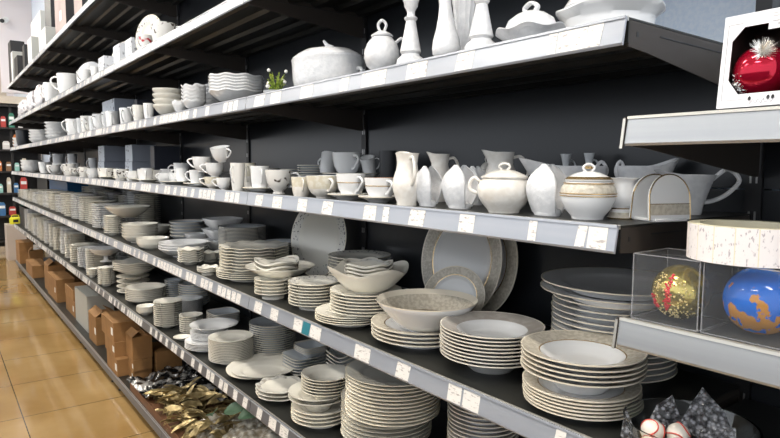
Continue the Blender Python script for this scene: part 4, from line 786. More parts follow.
# explicit arrangement of every vessel
CNT = {}
for (name, cat, vk, style, x, y, z, R, H, ang, label, kw) in VESSELS:
    kw = dict(kw); kw['lab'] = label; a = math.radians(ang)
    if vk in ('candlestick',):
        tag(v_stick(R, H, None).build(name, loc=(x, y, ZO+z)), label, cat); continue
    if vk == 'swan_vase':
        prof = [(.55, 0), (.80, .02), (.95, .06), (1, .14), (.92, .26), (.70, .42), (.52, .60), (.42, .75), (.44, .88), (.60, 1)]
        m = MB(); m.lathe(hollow(prof, .003, .05, R, H), P_RELIEF, 40, lambda v, an, r: Vector((v.x-.010*(v.z/H)**2, v.y, v.z)))
        tag(m.build(name, loc=(x, y, ZO+z)), label, cat); continue
    if vk == 'flute_vase':
        prof = [(.62, 0), (.60, .03), (.50, .08), (.56, .3), (.70, .6), (.86, .85), (.93, .92), (.90, .94), (1, 1)]
        m = MB(); m.lathe(hollow(prof, .003, .05, R, H), P_RELIEF, 64, lambda v, an, r: Vector((v.x*(1+.03*math.cos(16*an)), v.y*(1+.03*math.cos(16*an)), v.z)))
        tag(m.build(name, loc=(x, y, ZO+z)), label, cat); continue
    if vk == 'cruet':
        prof = [(.85, 0), (.9, .03), (1, .2), (.95, .35), (.6, .55), (.36, .68), (.34, .78), (.5, .92), (.62, 1)]
        root = thing(name, label, cat, (x, y, ZO+z)); m = MB(); m.lathe(hollow(prof, .002, .05, R, H), P_SHADED, 28); m.build('body', root)
        handle(root, a+.3, .5*R, .86*H, .9*R, .5*H, R*.8, P_SHADED, .0026); continue
    if vk == 'butter_dish':
        root = thing(name, label, cat, (x, y, ZO+z))
        m = MB(); Hd = H*.34; wv = lambda v, an, r: Vector((v.x, v.y*.85, v.z+.004*math.cos(6*an)*max(0, (r/R-.6))*2.4))
        prof = [(.62, 0), (.66, .04), (.74, .45), (1, .95), (1.0, 1)]
        full = [(0, .002)]+[(r*R, q*Hd) for r, q in prof]+[(.96*R, Hd), (.77*R, Hd*.64), (.6*R, Hd*.45), (0, Hd*.45)]
        m.lathe(full, P_RELIEF, 72, wv); m.build('dish', root)
        l = MB(); z0 = Hd*.66+.001; hl = H*.50
        l.lathe([(0, z0+.004), (.73*R, z0), (.75*R, z0+.002), (.74*R, z0+.3*hl), (.65*R, z0+.62*hl), (.42*R, z0+.86*hl), (.2*R, z0+.98*hl), (0, z0+hl)], P_RELIEF, 56, lambda v, an, r: Vector((v.x, v.y*.85, v.z)))
        lid = l.build('lid', root); k = MB(); k.tube(curve([(-.012, 0, z0+hl*.95), (-.016, 0, z0+hl*1.15), (0, 0, z0+hl*1.32), (.016, 0, z0+hl*1.15), (.012, 0, z0+hl*.95)], 14), .0045, P_RELIEF, 8, 1.4); k.build('knob', lid); continue
    if vk == 'big_tureen':
        root = thing(name, label, cat, (x, y, ZO+z)); Hb = H*.52
        prof = [(.76, 0), (.82, .02), (.83, .3), (.83, .62), (.84, .72), (.94, .86), (1, .96), (1, 1)]
        full = [(0, .002)]+[(r*R, q*Hb) for r, q in prof]+[(.96*R, Hb), (.78*R, Hb*.8), (.74*R, Hb*.3), (0, Hb*.25)]
        m = MB(); m.lathe(full, P_WHITE, 72, lambda v, an, r: Vector((v.x, v.y, v.z+.003*math.cos(5*an)*max(0, r/R-.85)*7))); m.build('body', root)
        l = MB(); z0 = Hb+.004; hl = H*.5
        l.lathe([(0, z0+.003), (.84*R, z0), (.86*R, z0+.003), (.80*R, z0+.2*hl), (.58*R, z0+.65*hl), (.2*R, z0+.95*hl), (0, z0+hl)], P_WHITE, 64); lid = l.build('lid', root)
        k = MB(); k.lathe([(0, z0+hl*.98), (.008, z0+hl), (.006, z0+hl+.006), (.013, z0+hl+.014), (.009, z0+hl+.024), (0, z0+hl+.026)], P_WHITE, 20); k.build('knob', lid); continue
    if vk == 'sugar_pot':
        root = thing(name, label, cat, (x, y, ZO+z))
        prof = [(.78, 0), (.80, .03), (.66, .16), (.60, .24), (.66, .27), (.94, .42), (1, .56), (.92, .72), (.80, .84), (.86, .94), (1.0, 1)]
        full = hollow(prof, .003, .3, R*.98, H); mats = [P_WHITE]*(len(full)-1); mats[2] = BAND; mats[4] = GOLD; mats[1] = GOLD
        m = MB(); m.lathe(full, mats, 48); m.build('body', root)
        handle(root, math.radians(60), .85*R, .84*H, .95*R, .5*H, R*.5, P_WHITE, .003); handle(root, math.radians(240), .85*R, .84*H, .95*R, .5*H, R*.3, P_WHITE, .003); continue
    if vk == 'cake_bowl':
        m = MB(); prof = [(.36, 0), (.37, .04), (.16, .12), (.12, .3), (.14, .42), (.5, .52), (.85, .75), (1, 1)]
        m.lathe(hollow(prof, .004, .5, R, H), P_WHITE, 36); tag(m.build(name, loc=(x, y, ZO+z)), label, cat); continue
    root = thing(name, label, cat, (x, y, ZO+z))
    if kw.get('tilt'): root.rotation_euler = (math.radians(kw['tilt']), math.radians(kw['tilt']*.6), 0)
    if vk in ('cup', 'crock', 'pot'): v_cup(name, cat, style, R, H, a, kw, root)
    elif vk == 'sugar_bowl': v_sugar(style, R, H, a, kw, root)
    elif vk in ('coffee_jug', 'milk_jug'): v_jug(name, style, R, H, a, kw, root)
    elif vk == 'gravy_boat': v_gravy(R, H, a, kw, root)
    elif vk == 'napkin_holder':
        v_napkin(R*(1.02 if kw['variant'] == 'leaf' else 1.1), H, kw, root); root.rotation_euler.z = math.radians(-2 if kw['variant'] == 'leaf' else 70)
    elif vk == 'tureen': v_tureen(R, H, a, kw, root)
    elif vk == 'teapot': v_teapot(R, H, a, kw, root)

# ------------------------------------------------------------------ upright plates
def stand_plate(x, y, z, R, lean, yaw, style, label, name='platter', sx=1, h=.016):
    root = dish('dinner', style, R, .010, h, None, .5, 72 if R > .1 and abs(x) < 3 else 32).build(name)
    root.rotation_euler = (math.radians(90-lean), 0, math.radians(yaw)); root.location = (x, y, ZO+z+R*math.cos(math.radians(lean))); root.scale.x = sx
    tag(root, label, 'plate'); return root
stand_plate(-2.235, 1.32, Z[4]+.002, .166, 9, 14, 'speckle', 'large round platter with speckled rim standing against the back panel')
stand_plate(-1.372, 1.335, Z[4]+.002, .180, 9, 0, 'gold', 'large platter with filigree rim standing behind a smaller upright plate')
stand_plate(-1.345, 1.372, Z[4]+.002, .182, 6, 0, 'gold', 'platter in shade standing right behind the large filigree platter')
stand_plate(-1.295, 1.225, Z[4]+.002, .094, 28, 32, 'gold', 'smaller gold-rimmed plate leaning upright before the large filigree platter')
stand_plate(-3.60, 1.02, Z[1]+.002, .118, 10, 30, 'speckle', 'upright patterned plate behind the small red-flowered cup', sx=.8)
stand_plate(-5.55, 1.08, Z[1]+.002, .120, 10, 45, 'white', 'upright white round plate beside the tipped cup')
stand_plate(-4.50, 1.12, Z[1]+.002, .125, 10, 40, 'goldedge', 'upright white plate behind the printed white carton')
stand_plate(-6.85, 1.10, Z[1]+.002, .125, 10, 45, 'white', 'upright white plate near the wrapped crockery')
# lace dish on the upper plate shelf
m = MB(); n = 40; Rl = .085
def lace(v, a, r): return Vector((v.x*(1+.05*math.cos(14*a)*(r/Rl)**2), v.y*(1+.05*math.cos(14*a)*(r/Rl)**2), v.z))
m.lathe([(0, .004), (.5*Rl, .004), (.75*Rl, .02), (Rl, .036), (Rl, .034), (.75*Rl, .016), (.52*Rl, 0), (0, 0)], [P_SHADED, P_SHADED, noisy('openwork lace glaze', (.03, .03, .035), (.62, .64, .68), .3, 110, .40, .46), P_SHADED, P_SHADED, P_SHADED, P_SHADED], 112, lace)
tag(m.build('lace_dish', loc=(-1.60, 1.27, ZO+Z[4])), 'small white openwork lace-edged dish behind the cone bowl', 'dish')

# ------------------------------------------------------------------ cartons
BM = {'card': (CARD, CARD), 'blue': (BLUEB, BLUEW), 'navy': (NAVY, NAVY), 'pinkbox': (PINKB, BLACKB), 'blackbox': (BLACKB, BLACKB), 'whitebox': (WHITEB, GREYB), 'greybox': (GREYB, GREYB), 'bluebox': (BLUEP, BLUEP), 'print': (PRINT, PRINT)}
for (name, cat, mt, x0, x1, y0, y1, z, H, rz, label, kw) in BOXES:
    ma, mb_ = BM[mt]; L, W = x1-x0, y1-y0
    root = thing(name, label, cat, ((x0+x1)/2, (y0+y1)/2, ZO+z), rz)
    m = MB()
    if name == 'storage_crate':
        t = .004; m.box(-L/2, L/2, -W/2, W/2, 0, t, ma)
        m.box(-L/2, L/2, -W/2, -W/2+t, t, H, ma); m.box(-L/2, L/2, W/2-t, W/2, t, H, ma); m.box(-L/2, -L/2+t, -W/2+t, W/2-t, t, H, ma); m.box(L/2-t, L/2, -W/2+t, W/2-t, t, H, ma)
        m.build('body', root, smooth=False)
        r = MB(); e = .006
        for q in ((-L/2-e, L/2+e, -W/2-e, -W/2), (-L/2-e, L/2+e, W/2, W/2+e), (-L/2-e, -L/2, -W/2, W/2), (L/2, L/2+e, -W/2, W/2)): r.box(*q, H-.015, H, ma)
        r.build('rim', root, smooth=False); continue
    m.box(-L/2, L/2, -W/2, W/2, 0, H, ma)
    if mt == 'blue': m.m[2] = m.mi(mb_)
    if mt == 'pinkbox': m.m[3] = m.mi(mb_)
    if mt == 'whitebox': m.m[3] = m.mi(mb_)
    m.build('carton', root, smooth=False, bevel=.0015)
    if mt == 'card':
        t = MB(); t.box(-L/2+.002, L/2-.002, -.0012, .0012, H, H+.0006, CARDE); t.box(L/2, L/2+.0005, -.0010, .0010, H*.86, H, CARDE); t.build('flap_seam', root, smooth=False)
    if kw.get('flap'):
        for sgn in (-1, 1):
            fl = MB(); fl.box(-L/2, L/2, 0, W*.42, 0, .003, CARD); o = fl.build('flap', root, smooth=False, loc=(0, sgn*W/2, H))
            o.rotation_euler = (math.radians(38), 0, 0) if sgn < 0 else (math.radians(150), 0, 0)
    if kw.get('tag'):
        t = MB(); lh = min(.05, H*.4); 
        if mt == 'pinkbox': t.box(-L*.05, L*.12, -W/2-.0008, -W/2-.0002, H*.25, H*.42, PAPER)
        else: t.box(L*.30, L*.30+min(.05, L*.2), -W/2-.0008, -W/2-.0002, H*.5-lh/2, H*.5+lh/2, PAPER)
        t.build('paper_label', root, smooth=False)

# ------------------------------------------------------------------ bauble boxes at the near end
def sphere(m, c, r, mt, nu=40, nv=24, sz=1, a0=0):
    prof = [(r*math.sin(PI*j/nv) if 0 < j < nv else 0, c[2]-r*sz*math.cos(PI*j/nv)) for j in range(nv+1)]
    m.lathe(prof, mt, nu, lambda v, a, r_: Vector((v.x+c[0], v.y+c[1], v.z)))
GB = noisy('olive gold mirror glass', (.30, .22, .04), (.58, .47, .14), .16, 14, .35, .65, metal=.75, bump=.5, bscale=60)
GBEAD = mat('gold glitter bead', (.85, .70, .38), .3, .7)
REDG = mat('red glitter bead', (.62, .01, .03), .3, .2)
REDB = noisy('crimson mirror glass', (.28, .0, .01), (.52, .01, .04), .08, 2.5, .3, .7, metal=.55)
SILV = mat('silver tinsel', (.86, .84, .80), .25, .8)
def blue_glass():
    m = mat('bright blue glass', (.0, .12, .62), .07); nt = m.node_tree; N = nt.nodes; L = nt.links; b = N['Principled BSDF']
    tc = N.new('ShaderNodeTexCoord'); sp = N.new('ShaderNodeSeparateXYZ'); L.new(tc.outputs['Object'], sp.inputs[0])
    n = N.new('ShaderNodeTexNoise'); n.inputs['Scale'].default_value = 55; n.inputs['Detail'].default_value = 7; L.new(tc.outputs['Object'], n.inputs['Vector'])
    mm = N.new('ShaderNodeMath'); mm.operation = 'MULTIPLY_ADD'; mm.inputs[1].default_value = -4.2; L.new(sp.outputs[2], mm.inputs[0]); L.new(n.outputs['Fac'], mm.inputs[2])
    r = N.new('ShaderNodeValToRGB'); r.color_ramp.elements[0].position = .565; r.color_ramp.elements[1].position = .58; r.color_ramp.elements[0].color = (.0, .13, .60, 1); r.color_ramp.elements[1].color = (.50, .22, .03, 1)
    L.new(mm.outputs[0], r.inputs[0]); L.new(r.outputs[0], b.inputs['Base Color']); return m
def clear_box(x0, x1, y0, y1, z, H, label):
    root = thing('clear_gift_box', label, 'box', ((x0+x1)/2, (y0+y1)/2, ZO+z)); L = (x1-x0)/2; W = (y1-y0)/2; t = .0005
    m = MB()
    for q in ((-L, L, -W, -W+t, 0, H), (-L, L, W-t, W, 0, H), (-L, -L+t, -W+t, W-t, 0, H), (L-t, L, -W+t, W-t, 0, H), (-L+t, L-t, -W+t, W-t, 0, t), (-L+t, L-t, -W+t, W-t, H-t, H)): m.box(*q, PVC)
    m.build('clear_panel', root, smooth=False)
    e = MB(); s_ = .0007
    for a in (-L, L):
        for b in (-W, W): e.box(a-s_, a+s_, b-s_, b+s_, 0, H, PVCE)
    for zz in (s_, H):
        for b in (-W, W): e.box(-L, L, b-s_, b+s_, zz-s_, zz+s_, PVCE)
        for a in (-L, L): e.box(a-s_, a+s_, -W, W, zz-s_, zz+s_, PVCE)
    e.build('folded_edge', root, smooth=False); return root
D2 = -.2468
clear_box(-.541, -.433, .912, 1.02, D2, .108, 'clear plastic box holding the gold and red bauble')
clear_box(-.428, -.308, .914, 1.03, D2, .108, 'clear plastic box holding the blue bauble')
to_cam = Vector((.5, -.85, .1)).normalized()
def bauble(label, c, r, mt):
    root = thing('bauble', label, 'bauble', (c[0], c[1], ZO+c[2]-r)); m = MB(); sphere(m, (0, 0, 0), r, mt, 56, 36); m.build('ball', root, loc=(0, 0, r))
    k = MB(); k.lathe([(0, -.004), (.007, -.003), (.007, .006), (.004, .008), (0, .008)], GBEAD, 16); k.build('cap', root, loc=(-r*.3, r*.75, r*1.55), rot=(-.9, 0, 0)); return root
g = bauble('gold glass bauble with red glitter stripe in the clear box', (-.488, .967, D2+.046), .0445, GB)
def beads(root, name, spots, r, mt, rad):
    m = MB()
    for (az, el) in spots:
        d = Vector((math.cos(el)*math.cos(az), math.cos(el)*math.sin(az), math.sin(el)))
        c = d*rad+Vector((0, 0, rad if False else .0)); rr = r*random.uniform(.6, 1.2)
        sphere(m, (c.x, c.y, c.z), rr, mt, 8, 5)
    return m.build(name, root, loc=(0, 0, .0445))
az0 = math.radians(-63-22)
beads(g, 'red_glitter_stripe', [(az0+random.gauss(0, .07)-.12*t, .72-1.25*t+random.gauss(0, .05)) for t in [i/90 for i in range(90)]]+[(az0-.75+random.gauss(0, .08), -.1-.5*random.random()) for _ in range(45)], .0017, REDG, .0447)
beads(g, 'gold_glitter_beads', [(az0+random.gauss(0, .55), -.75+random.gauss(0, .2)) for _ in range(70)]+[(az0-.5+random.gauss(0, .15), .3+random.gauss(0, .25)) for _ in range(40)]+[(az0+.35+random.gauss(0, .2), random.gauss(0, .3)) for _ in range(50)], .0014, GBEAD, .0446)
bauble('bright blue glass bauble with gold flecks in the clear box', (-.372, .975, D2+.0515), .0505, blue_glass())
# roll of price labels lying on the clear boxes
LAB = noisy('printed shelf label roll', (.45, .40, .42), (.82, .77, .76), .5, 230, .32, .40, detail=2, stretch=(1.2, 1.2, .5)); BACKP = mat('yellowish backing paper', (.74, .68, .50), .5); BLANK = mat('blank label paper', (.82, .74, .72), .5)
root = thing('label_roll', 'roll of white printed price labels lying on the clear bauble boxes', 'roll', (-.398, .988, ZO+D2+.1085+.0008))
m = MB(); Ro, Ri, Hh = .085, .068, .054
nseg = 216
vs = []; fs = []
for i in range(nseg):
    a = 2*PI*(i-i%12+(i%12+.0 if i%12<1 else .55+(i%12-1)*1.04))/nseg
    for (r_, z_) in ((Ri, 0), (Ro, 0), (Ro, Hh), (Ri, Hh)): vs.append((r_*math.cos(a), r_*math.sin(a), z_))
o_ = len(m.v); m.v += vs
for i in range(nseg):
    j = (i+1) % nseg
    for k, mt_ in ((0, BACKP), (1, BACKP if i % 12 == 0 else (LAB if 130 < i < 196 or i < 90 else BLANK)), (2, BACKP), (3, BACKP)):
        m.f.append((i*4+k, j*4+k, j*4+(k+1) % 4, i*4+(k+1) % 4)); m.m.append(m.mi(mt_))
m.build('label_strip', root)
# red bauble in its white window box
WB = mat('white gift board', (.80, .79, .82), .45); DARKIN = mat('dark box lining', (.05, .03, .025), .6); GREYPRINT = mat('pale grey print', (.45, .43, .45), .5)
root = thing('window_gift_box', 'white gift box with octagonal window showing the red bauble', 'box', (-.366, .967, ZO+.0835))
root.rotation_euler = (math.radians(-6), 0, math.radians(-3))
L, W, H = .060, .045, .134
m = MB(); t = .0012
oc = [(-.78, .30), (-.52, .14), (.52, .14), (.78, .30), (.78, .72), (.52, .86), (-.52, .86), (-.78, .72)]
inner = [(a*L, b*H) for a, b in oc]; outer = [(-L, .1*H), (-L*.6, 0), (L*.6, 0), (L, .1*H), (L, .9*H), (L*.6, H), (-L*.6, H), (-L, .9*H)]
for yy in (-W, -W+t):
    pass
vs = [(x, -W, z) for x, z in outer]+[(x, -W, z) for x, z in inner]+[(x, -W+t, z) for x, z in inner]
cs = [(-L, -W, 0), (L, -W, 0), (L, -W, H), (-L, -W, H)]
m.add(vs+cs, [(i, (i+1) % 8, 8+(i+1) % 8, 8+i) for i in range(8)]+[(8+i, 8+(i+1) % 8, 16+(i+1) % 8, 16+i) for i in range(8)]+[(24, 1, 0), (2, 25, 3), (4, 26, 5), (6, 27, 7)], WB)
m.box(-L, L, W-t, W, 0, H, WB); m.box(-L, -L+t, -W+.0002, W-t, 0, H, WB); m.box(L-t, L, -W+.0002, W-t, 0, H, WB); m.box(-L+t, L-t, -W+.0002, W-t, 0, t, WB); m.box(-L+t, L-t, -W+.0002, W-t, H-t, H, WB)
m.box(-L+t, L-t, W-t-.0006, W-t-.0001, t, H-t, DARKIN); m.box(-L+t, -L+t+.0005, -W+t+.001, W-t-.001, t, H-t, DARKIN); m.box(L-t-.0005, L-t, -W+t+.001, W-t-.001, t, H-t, DARKIN); m.box(-L+t+.001, L-t-.001, -W+t+.001, W-t-.001, t, t+.0005, DARKIN); m.box(-L+t+.001, L-t-.001, -W+t+.001, W-t-.001, H-t-.0005, H-t, DARKIN)
m.build('carton', root, smooth=False)
p = MB(); p.box(.02*L, .98*L, -W-.0008, -W-.0002, H*.79, H*.985, mat('white price sticker', (.84, .82, .84), .4)); st = p.build('price_sticker', root, smooth=False)
p = MB()
for (zz, x0, x1, hh) in ((.955, .10, .75, .0012), (.925, .10, .85, .0012), (.875, .10, .42, .0018)): p.box(L*x0, L*x1, -W-.0010, -W-.0008, H*zz-hh, H*zz, GREYPRINT)
for i in range(7): p.box(L*(.22+i*.075), L*(.265+i*.075), -W-.0010, -W-.0008, H*.825, H*.85, GREYPRINT)
p.build('printed_lines', st, smooth=False)
p = MB()
for (x0, x1, z0, z1) in ((-.9, -.885, .08, .9), (.885, .9, .08, .78), (-.9, -.4, .08, .084), (.4, .9, .08, .084), (-.9, -.55, .9, .904)): p.box(L*x0, L*x1, -W-.0005, -W-.0002, H*z0, H*z1, GREYPRINT)
pts = [(-.30+.02*i, .055+.022*math.sin(i*1.1)+.008*math.sin(i*2.7)) for i in range(32)]
p.tube([(x*L, -W-.0004, z*H) for x, z in pts], .0003, GREYPRINT, 5)
for cx_ in (-.24, .17, .27): p.lathe([(0, 0), (.0022, .0001), (0, .0003)], BLACKB, 8, lambda v, a, r, c=cx_: Vector((v.x+c*L, -W-.0004-v.z, v.y*1.5+.085*H)))
p.build('printed_ornament', root, smooth=False)
rb = thing('bauble', 'crimson glass bauble with silver tinsel burst inside the white window box', 'bauble', (-.3835, .967, ZO+.0835+.018)); r = .0385
m = MB(); sphere(m, (0, 0, 0), r, REDB, 56, 32); m.build('ball', rb, loc=(0, -.002, r))
m = MB()
for i in range(320):
    d = Vector((random.gauss(0, 1), random.gauss(0, 1), random.gauss(0, 1))).normalized()
    c = Vector((.25, -.75, .55)).normalized()*(r+.0015)
    d = (d+c.normalized()*1.05).normalized(); Lg = random.uniform(.010, .024)
    d.y *= .30
    m.tube([c, c+d*Lg], (.0006, .00015), SILV, 3)
m.build('tinsel_burst', rb, loc=(0, -.002, r))
m = MB()
for i in range(90):
    a = math.radians(-70-62+random.gauss(0, 9)); e = -.55+random.gauss(0, .22); c = Vector((math.cos(e)*math.cos(a), math.cos(e)*math.sin(a), math.sin(e)))*(r+.0004)
    m.tube([c, c*1.05+Vector((random.gauss(0, .002), random.gauss(0, .002), random.gauss(0, .002)))], (.0008, .0003), SILV, 3)
m.build('glitter_patch', rb, loc=(0, -.002, r))
# glass bowl with baseball baubles and bubble wrap
bx, by, bz = -.462, .965, -.4993
m = MB(); Rb, Hb = .101, .088
prof = [(0, 0), (.58, 0), (.64, .02), (.80, .30), (.92, .65), (.985, .94), (1.01, 1), (.975, 1.0), (.95, .93), (.885, .65), (.765, .32), (.60, .07), (0, .055)]
m.lathe([(r_*Rb, z_*Hb) for r_, z_ in prof], GLASS, 72)
tag(m.build('glass_bowl', loc=(bx, by, ZO+bz)), 'clear glass bowl filled with baseball baubles and bubble wrap', 'bowl')
BALLM = noisy('worn white leather', (.62, .57, .50), (.74, .70, .63), .55, 30, .3, .7); STITCH = mat('red stitching', (.50, .06, .04), .6)
def baseball(x, y, z, r, rot, label):
    root = thing('baseball_bauble', label, 'bauble', (x, y, ZO+z)); m = MB(); sphere(m, (0, 0, 0), r, BALLM, 32, 20); m.build('ball', root, loc=(0, 0, r))
    s_ = MB(); pts = []
    for i in range(73):
        t = 2*PI*i/72; a = .44; px, py, pz = math.cos(t)*(1-a)+a*math.cos(3*t)*.6, math.sin(t)*(1-a)-a*math.sin(3*t)*.6, 1.1*math.sqrt(a*(1-a))*math.sin(2*t)*1.4
        pts.append(Vector((px, py, pz)).normalized()*(r+.0003))
    s_.tube(pts, .0013, STITCH, 5); s_.build('stitching', root, loc=(0, 0, r), rot=rot)
zb = bz
BR = .0185
fill = zb+.0054
for (dx, dy) in ((.022, .022), (-.026, .01), (.0, -.030), (.038, -.018), (-.02, .045)):
    pass
baseball(-.508, .935, -0.4535, BR, (0.2, .9, .3), 'baseball bauble nearest the pointed bubble wrap, stitched rim facing out')
baseball(-.476, .957, -0.4535, BR*.98, (1.3, .2, 1.1), 'scuffed baseball bauble between the two bubble wraps')
baseball(-.491, .901, -0.4635, BR*.97, (.4, 1.6, .2), 'lowest front baseball bauble by the bowl rim')
baseball(-.452, .917, -0.4615, BR, (1.0, .4, 2.2), 'baseball bauble at the front centre of the bowl')
baseball(-.470, .930, -0.4938, BR, (.2, .4, 1.2), 'baseball bauble at the bowl bottom under the others')
baseball(-.505, .965, -0.4935, BR, (.9, .1, .2), 'baseball bauble at the bowl bottom beneath the pointed wrap')
def sheet(name, corners, n, amp, mt, label, cat, sd=0, thick=.0012, freq=22):
    """crumpled sheet spanned by four world corners"""
    A, B_, Cc, D = [Vector(c) for c in corners]; o = (A+B_+Cc+D)/4; vs = []; nrm = (B_-A).cross(D-A).normalized()
    for side in (0, 1):
        for j in range(n+1):
            for i in range(n+1):
                u, v = i/n, j/n; p = A*(1-u)*(1-v)+B_*u*(1-v)+Cc*u*v+D*(1-u)*v
                q = p*freq+Vector((sd, sd*1.7, 0)); nz = noise.noise(q)*1.0+abs(noise.noise(q*2.3))*.8-.3
                p = p+nrm*(amp*nz+(thick if side else 0))+Vector((noise.noise(q*1.3+Vector((9, 0, 0))), noise.noise(q*1.3+Vector((0, 9, 0))), 0))*amp*.4
                vs.append(p-o)
    n1 = (n+1)**2; fs = []
    for j in range(n):
        for i in range(n):
            q = j*(n+1)+i; fs.append((q, q+1, q+n+2, q+n+1)); fs.append((n1+q, n1+q+n+1, n1+q+n+2, n1+q+1))
    for i in range(n):
        for (a, b) in ((i, i+1), (n*(n+1)+i+1, n*(n+1)+i)): fs.append((a, n1+a, n1+b, b))
        for (a, b) in (((i+1)*(n+1), i*(n+1)), (i*(n+1)+n, (i+1)*(n+1)+n)): fs.append((a, n1+a, n1+b, b))
    m = MB(); m.add(vs, fs, mt); ob = m.build(name, loc=(o.x, o.y, o.z+ZO)); return tag(ob, label, cat)
sheet('bubble_wrap', ((-.54, .950, -.46), (-.475, .990, -.455), (-.503, .985, -.383), (-.522, .975, -.405)), 16, .006, BUBBLE, 'small pointed piece of grey bubble wrap in the glass bowl', 'bubble wrap', 2)
sheet('bubble_wrap', ((-.488, .975, -.435), (-.398, 1.005, -.455), (-.425, 1.005, -.395), (-.462, 1.0, -.360)), 22, .006, BUBBLE, 'large folded piece of shiny bubble wrap at the back of the bowl', 'bubble wrap', 5)
sheet('bubble_wrap', ((-.45, .930, -.455), (-.385, .965, -.455), (-.395, .972, -.400), (-.425, .965, -.405)), 18, .005, BUBBLE, 'low piece of bubble wrap draped before the large one', 'bubble wrap', 8)
sheet('bubble_wrap', ((-.548, .905, -.45), (-.520, .905, -.455), (-.535, .912, -.418), (-.545, .914, -.405)), 12, .003, BUBBLE, 'thin curled strip of bubble wrap against the bowl side', 'bubble wrap', 11)

# ------------------------------------------------------------------ small plant on the bowl shelf
root = thing('flowering_plant', 'small yellow green plant with white blossoms beside the embossed tureen', 'plant', (-1.915, .95, ZO+Z[2])); root.scale = (1.2,)*3
GREEN = noisy('yellow green leaves', (.16, .26, .03), (.42, .50, .08), .5, 60, .35, .6); BLOS = mat('white blossom', (.8, .78, .74), .5)
m = MB(); m.lathe([(0, 0), (.032, 0), (.036, .012), (.034, .012), (.03, .004), (0, .004)], clear('pale glass dish', .5), 28); m.build('dish', root)
m = MB(); fl = MB()
for i in range(46):
    a = random.uniform(0, 2*PI); h = random.uniform(.015, .062); sp_ = random.uniform(.008, .034)
    tip = Vector((math.cos(a)*sp_, math.sin(a)*sp_, h)); m.tube([(0, 0, .005), tip*.6+Vector((0, 0, h*.1)), tip], (.0012, .0006), GREEN, 4)
    for q in range(4):
        c = tip*random.uniform(.5, 1); d = Vector((random.gauss(0, 1), random.gauss(0, 1), random.gauss(0, .6))).normalized()*.009; s_ = d.cross(Vector((0, 0, 1))).normalized()*.0035
        m.add([c, c+d*.5+s_, c+d, c+d*.5-s_+Vector((0, 0, .001))], [(0, 1, 2, 3)], GREEN)
    if i % 6 == 0: sphere(fl, (tip.x*1.1, tip.y*1.1, tip.z+.006), .0052, BLOS, 8, 6)
m.build('leaves', root); fl.build('blossoms', root)

# ------------------------------------------------------------------ wrapped crockery, second highest shelf
WRAP = noisy('crumpled white wrapping', (.55, .52, .54), (.80, .77, .79), .35, 30, .35, .6, bump=1.0)
def lump(name, x, y, z, sx, sy, sz, mt, label, cat, sd):
    m = MB(); nu, nv = 28, 16; 
    def d(v, a, r):
        q = Vector(v)*3+Vector((sd, 0, 0)); k = 1+.28*noise.noise(q)+.16*noise.noise(q*2.7)
        return Vector((v.x*k*sx, v.y*k*sy, max(0, (v.z*k+.75)*sz)))
    prof = [(math.sin(PI*j/nv) if 0 < j < nv else 0, -math.cos(PI*j/nv)) for j in range(nv+1)]
    m.lathe(prof, mt, nu, d); return tag(m.build(name, loc=(x, y, ZO+z)), label, cat)
lump('wrapped_bundle', -7.75, .99, Z[1]+.001, .16, .07, .15, WRAP, 'bundle of crockery in crumpled white wrapping, closest to the shelf cups', 'bundle', 1)
lump('wrapped_bundle', -8.45, .99, Z[1]+.001, .22, .07, .15, WRAP, 'middle bundle of crockery in crumpled white wrapping', 'bundle', 4)
lump('wrapped_bundle', -9.3, .99, Z[1]+.001, .28, .07, .13, WRAP, 'bundle in crumpled white wrapping at the far shelf end', 'bundle', 7)

# ------------------------------------------------------------------ bottom tray: foil leaves and crinkled bags
FOIL = noisy('gold foil', (.26, .19, .08), (.58, .46, .24), .36, 30, .35, .65, metal=.55, bump=.5)
SFOIL = noisy('black and silver cellophane', (.015, .015, .015), (.62, .60, .58), .16, 16, .50, .62, metal=.5, bump=1.0, detail=6)
CLEARB = noisy('crinkled clear bag', (.36, .30, .22), (.84, .80, .72), .18, 26, .40, .64, bump=1.0, detail=6)
GLEAF = noisy('pale green leaf', (.10, .20, .11), (.26, .40, .26), .45, 14, .35, .65)
def leaf_mesh(mt, L, W):
    m = MB(); n = 8; k = 4; vs = []; fs = []
    for side in (0, 1):
        for j in range(n+1):
            t = j/n; hw = W*math.sin(PI*min(1, t*.97+.015))**.8*(1-.3*t)
            for i in range(k+1):
                u = -1+2*i/k; vs.append((L*(t-.5), hw*u, .012*math.sin(t*PI)*1.0+.006*abs(u)+.003*math.sin(t*9)+(0 if side else -.0007)))
    n1 = (n+1)*(k+1)
    for j in range(n):
        for i in range(k):
            q = j*(k+1)+i; fs.append((q, q+k+1, q+k+2, q+1)); fs.append((n1+q, n1+q+1, n1+q+k+2, n1+q+k+1))
        for i in (0, k):
            q = j*(k+1)+i; fs.append((q, q+k+1, n1+q+k+1, n1+q))
    m.add(vs, fs, mt); return m
base = Z[6]+.006
TRAY = noisy('reddish brown card tray', (.13, .055, .025), (.20, .09, .04), .6, 8, .3, .7)
root = thing('cardboard_tray', 'shallow reddish brown card tray holding the gold leaves and bags', 'tray', (-3.15, 1.135, ZO+Z[6]+.0005))
m = MB(); m.box(-.72, .98, -.225, .225, 0, .003, TRAY); m.build('tray_floor', root, smooth=False)
m = MB(); m.box(-.72, .98, -.228, -.225, 0, .045, TRAY); m.box(-.72, .98, .225, .228, 0, .12, TRAY); m.build('long_side', root, smooth=False)
m = MB(); m.box(.977, .98, -.225, .225, .003, .12, TRAY); m.build('short_side', root, smooth=False)
fk = [leaf_mesh(FOIL, .125, .03).build('foil_leaf'), leaf_mesh(FOIL, .10, .026).build('foil_leaf'), leaf_mesh(FOIL, .13, .022).build('foil_leaf')]
cnt = 0; random.seed(11)
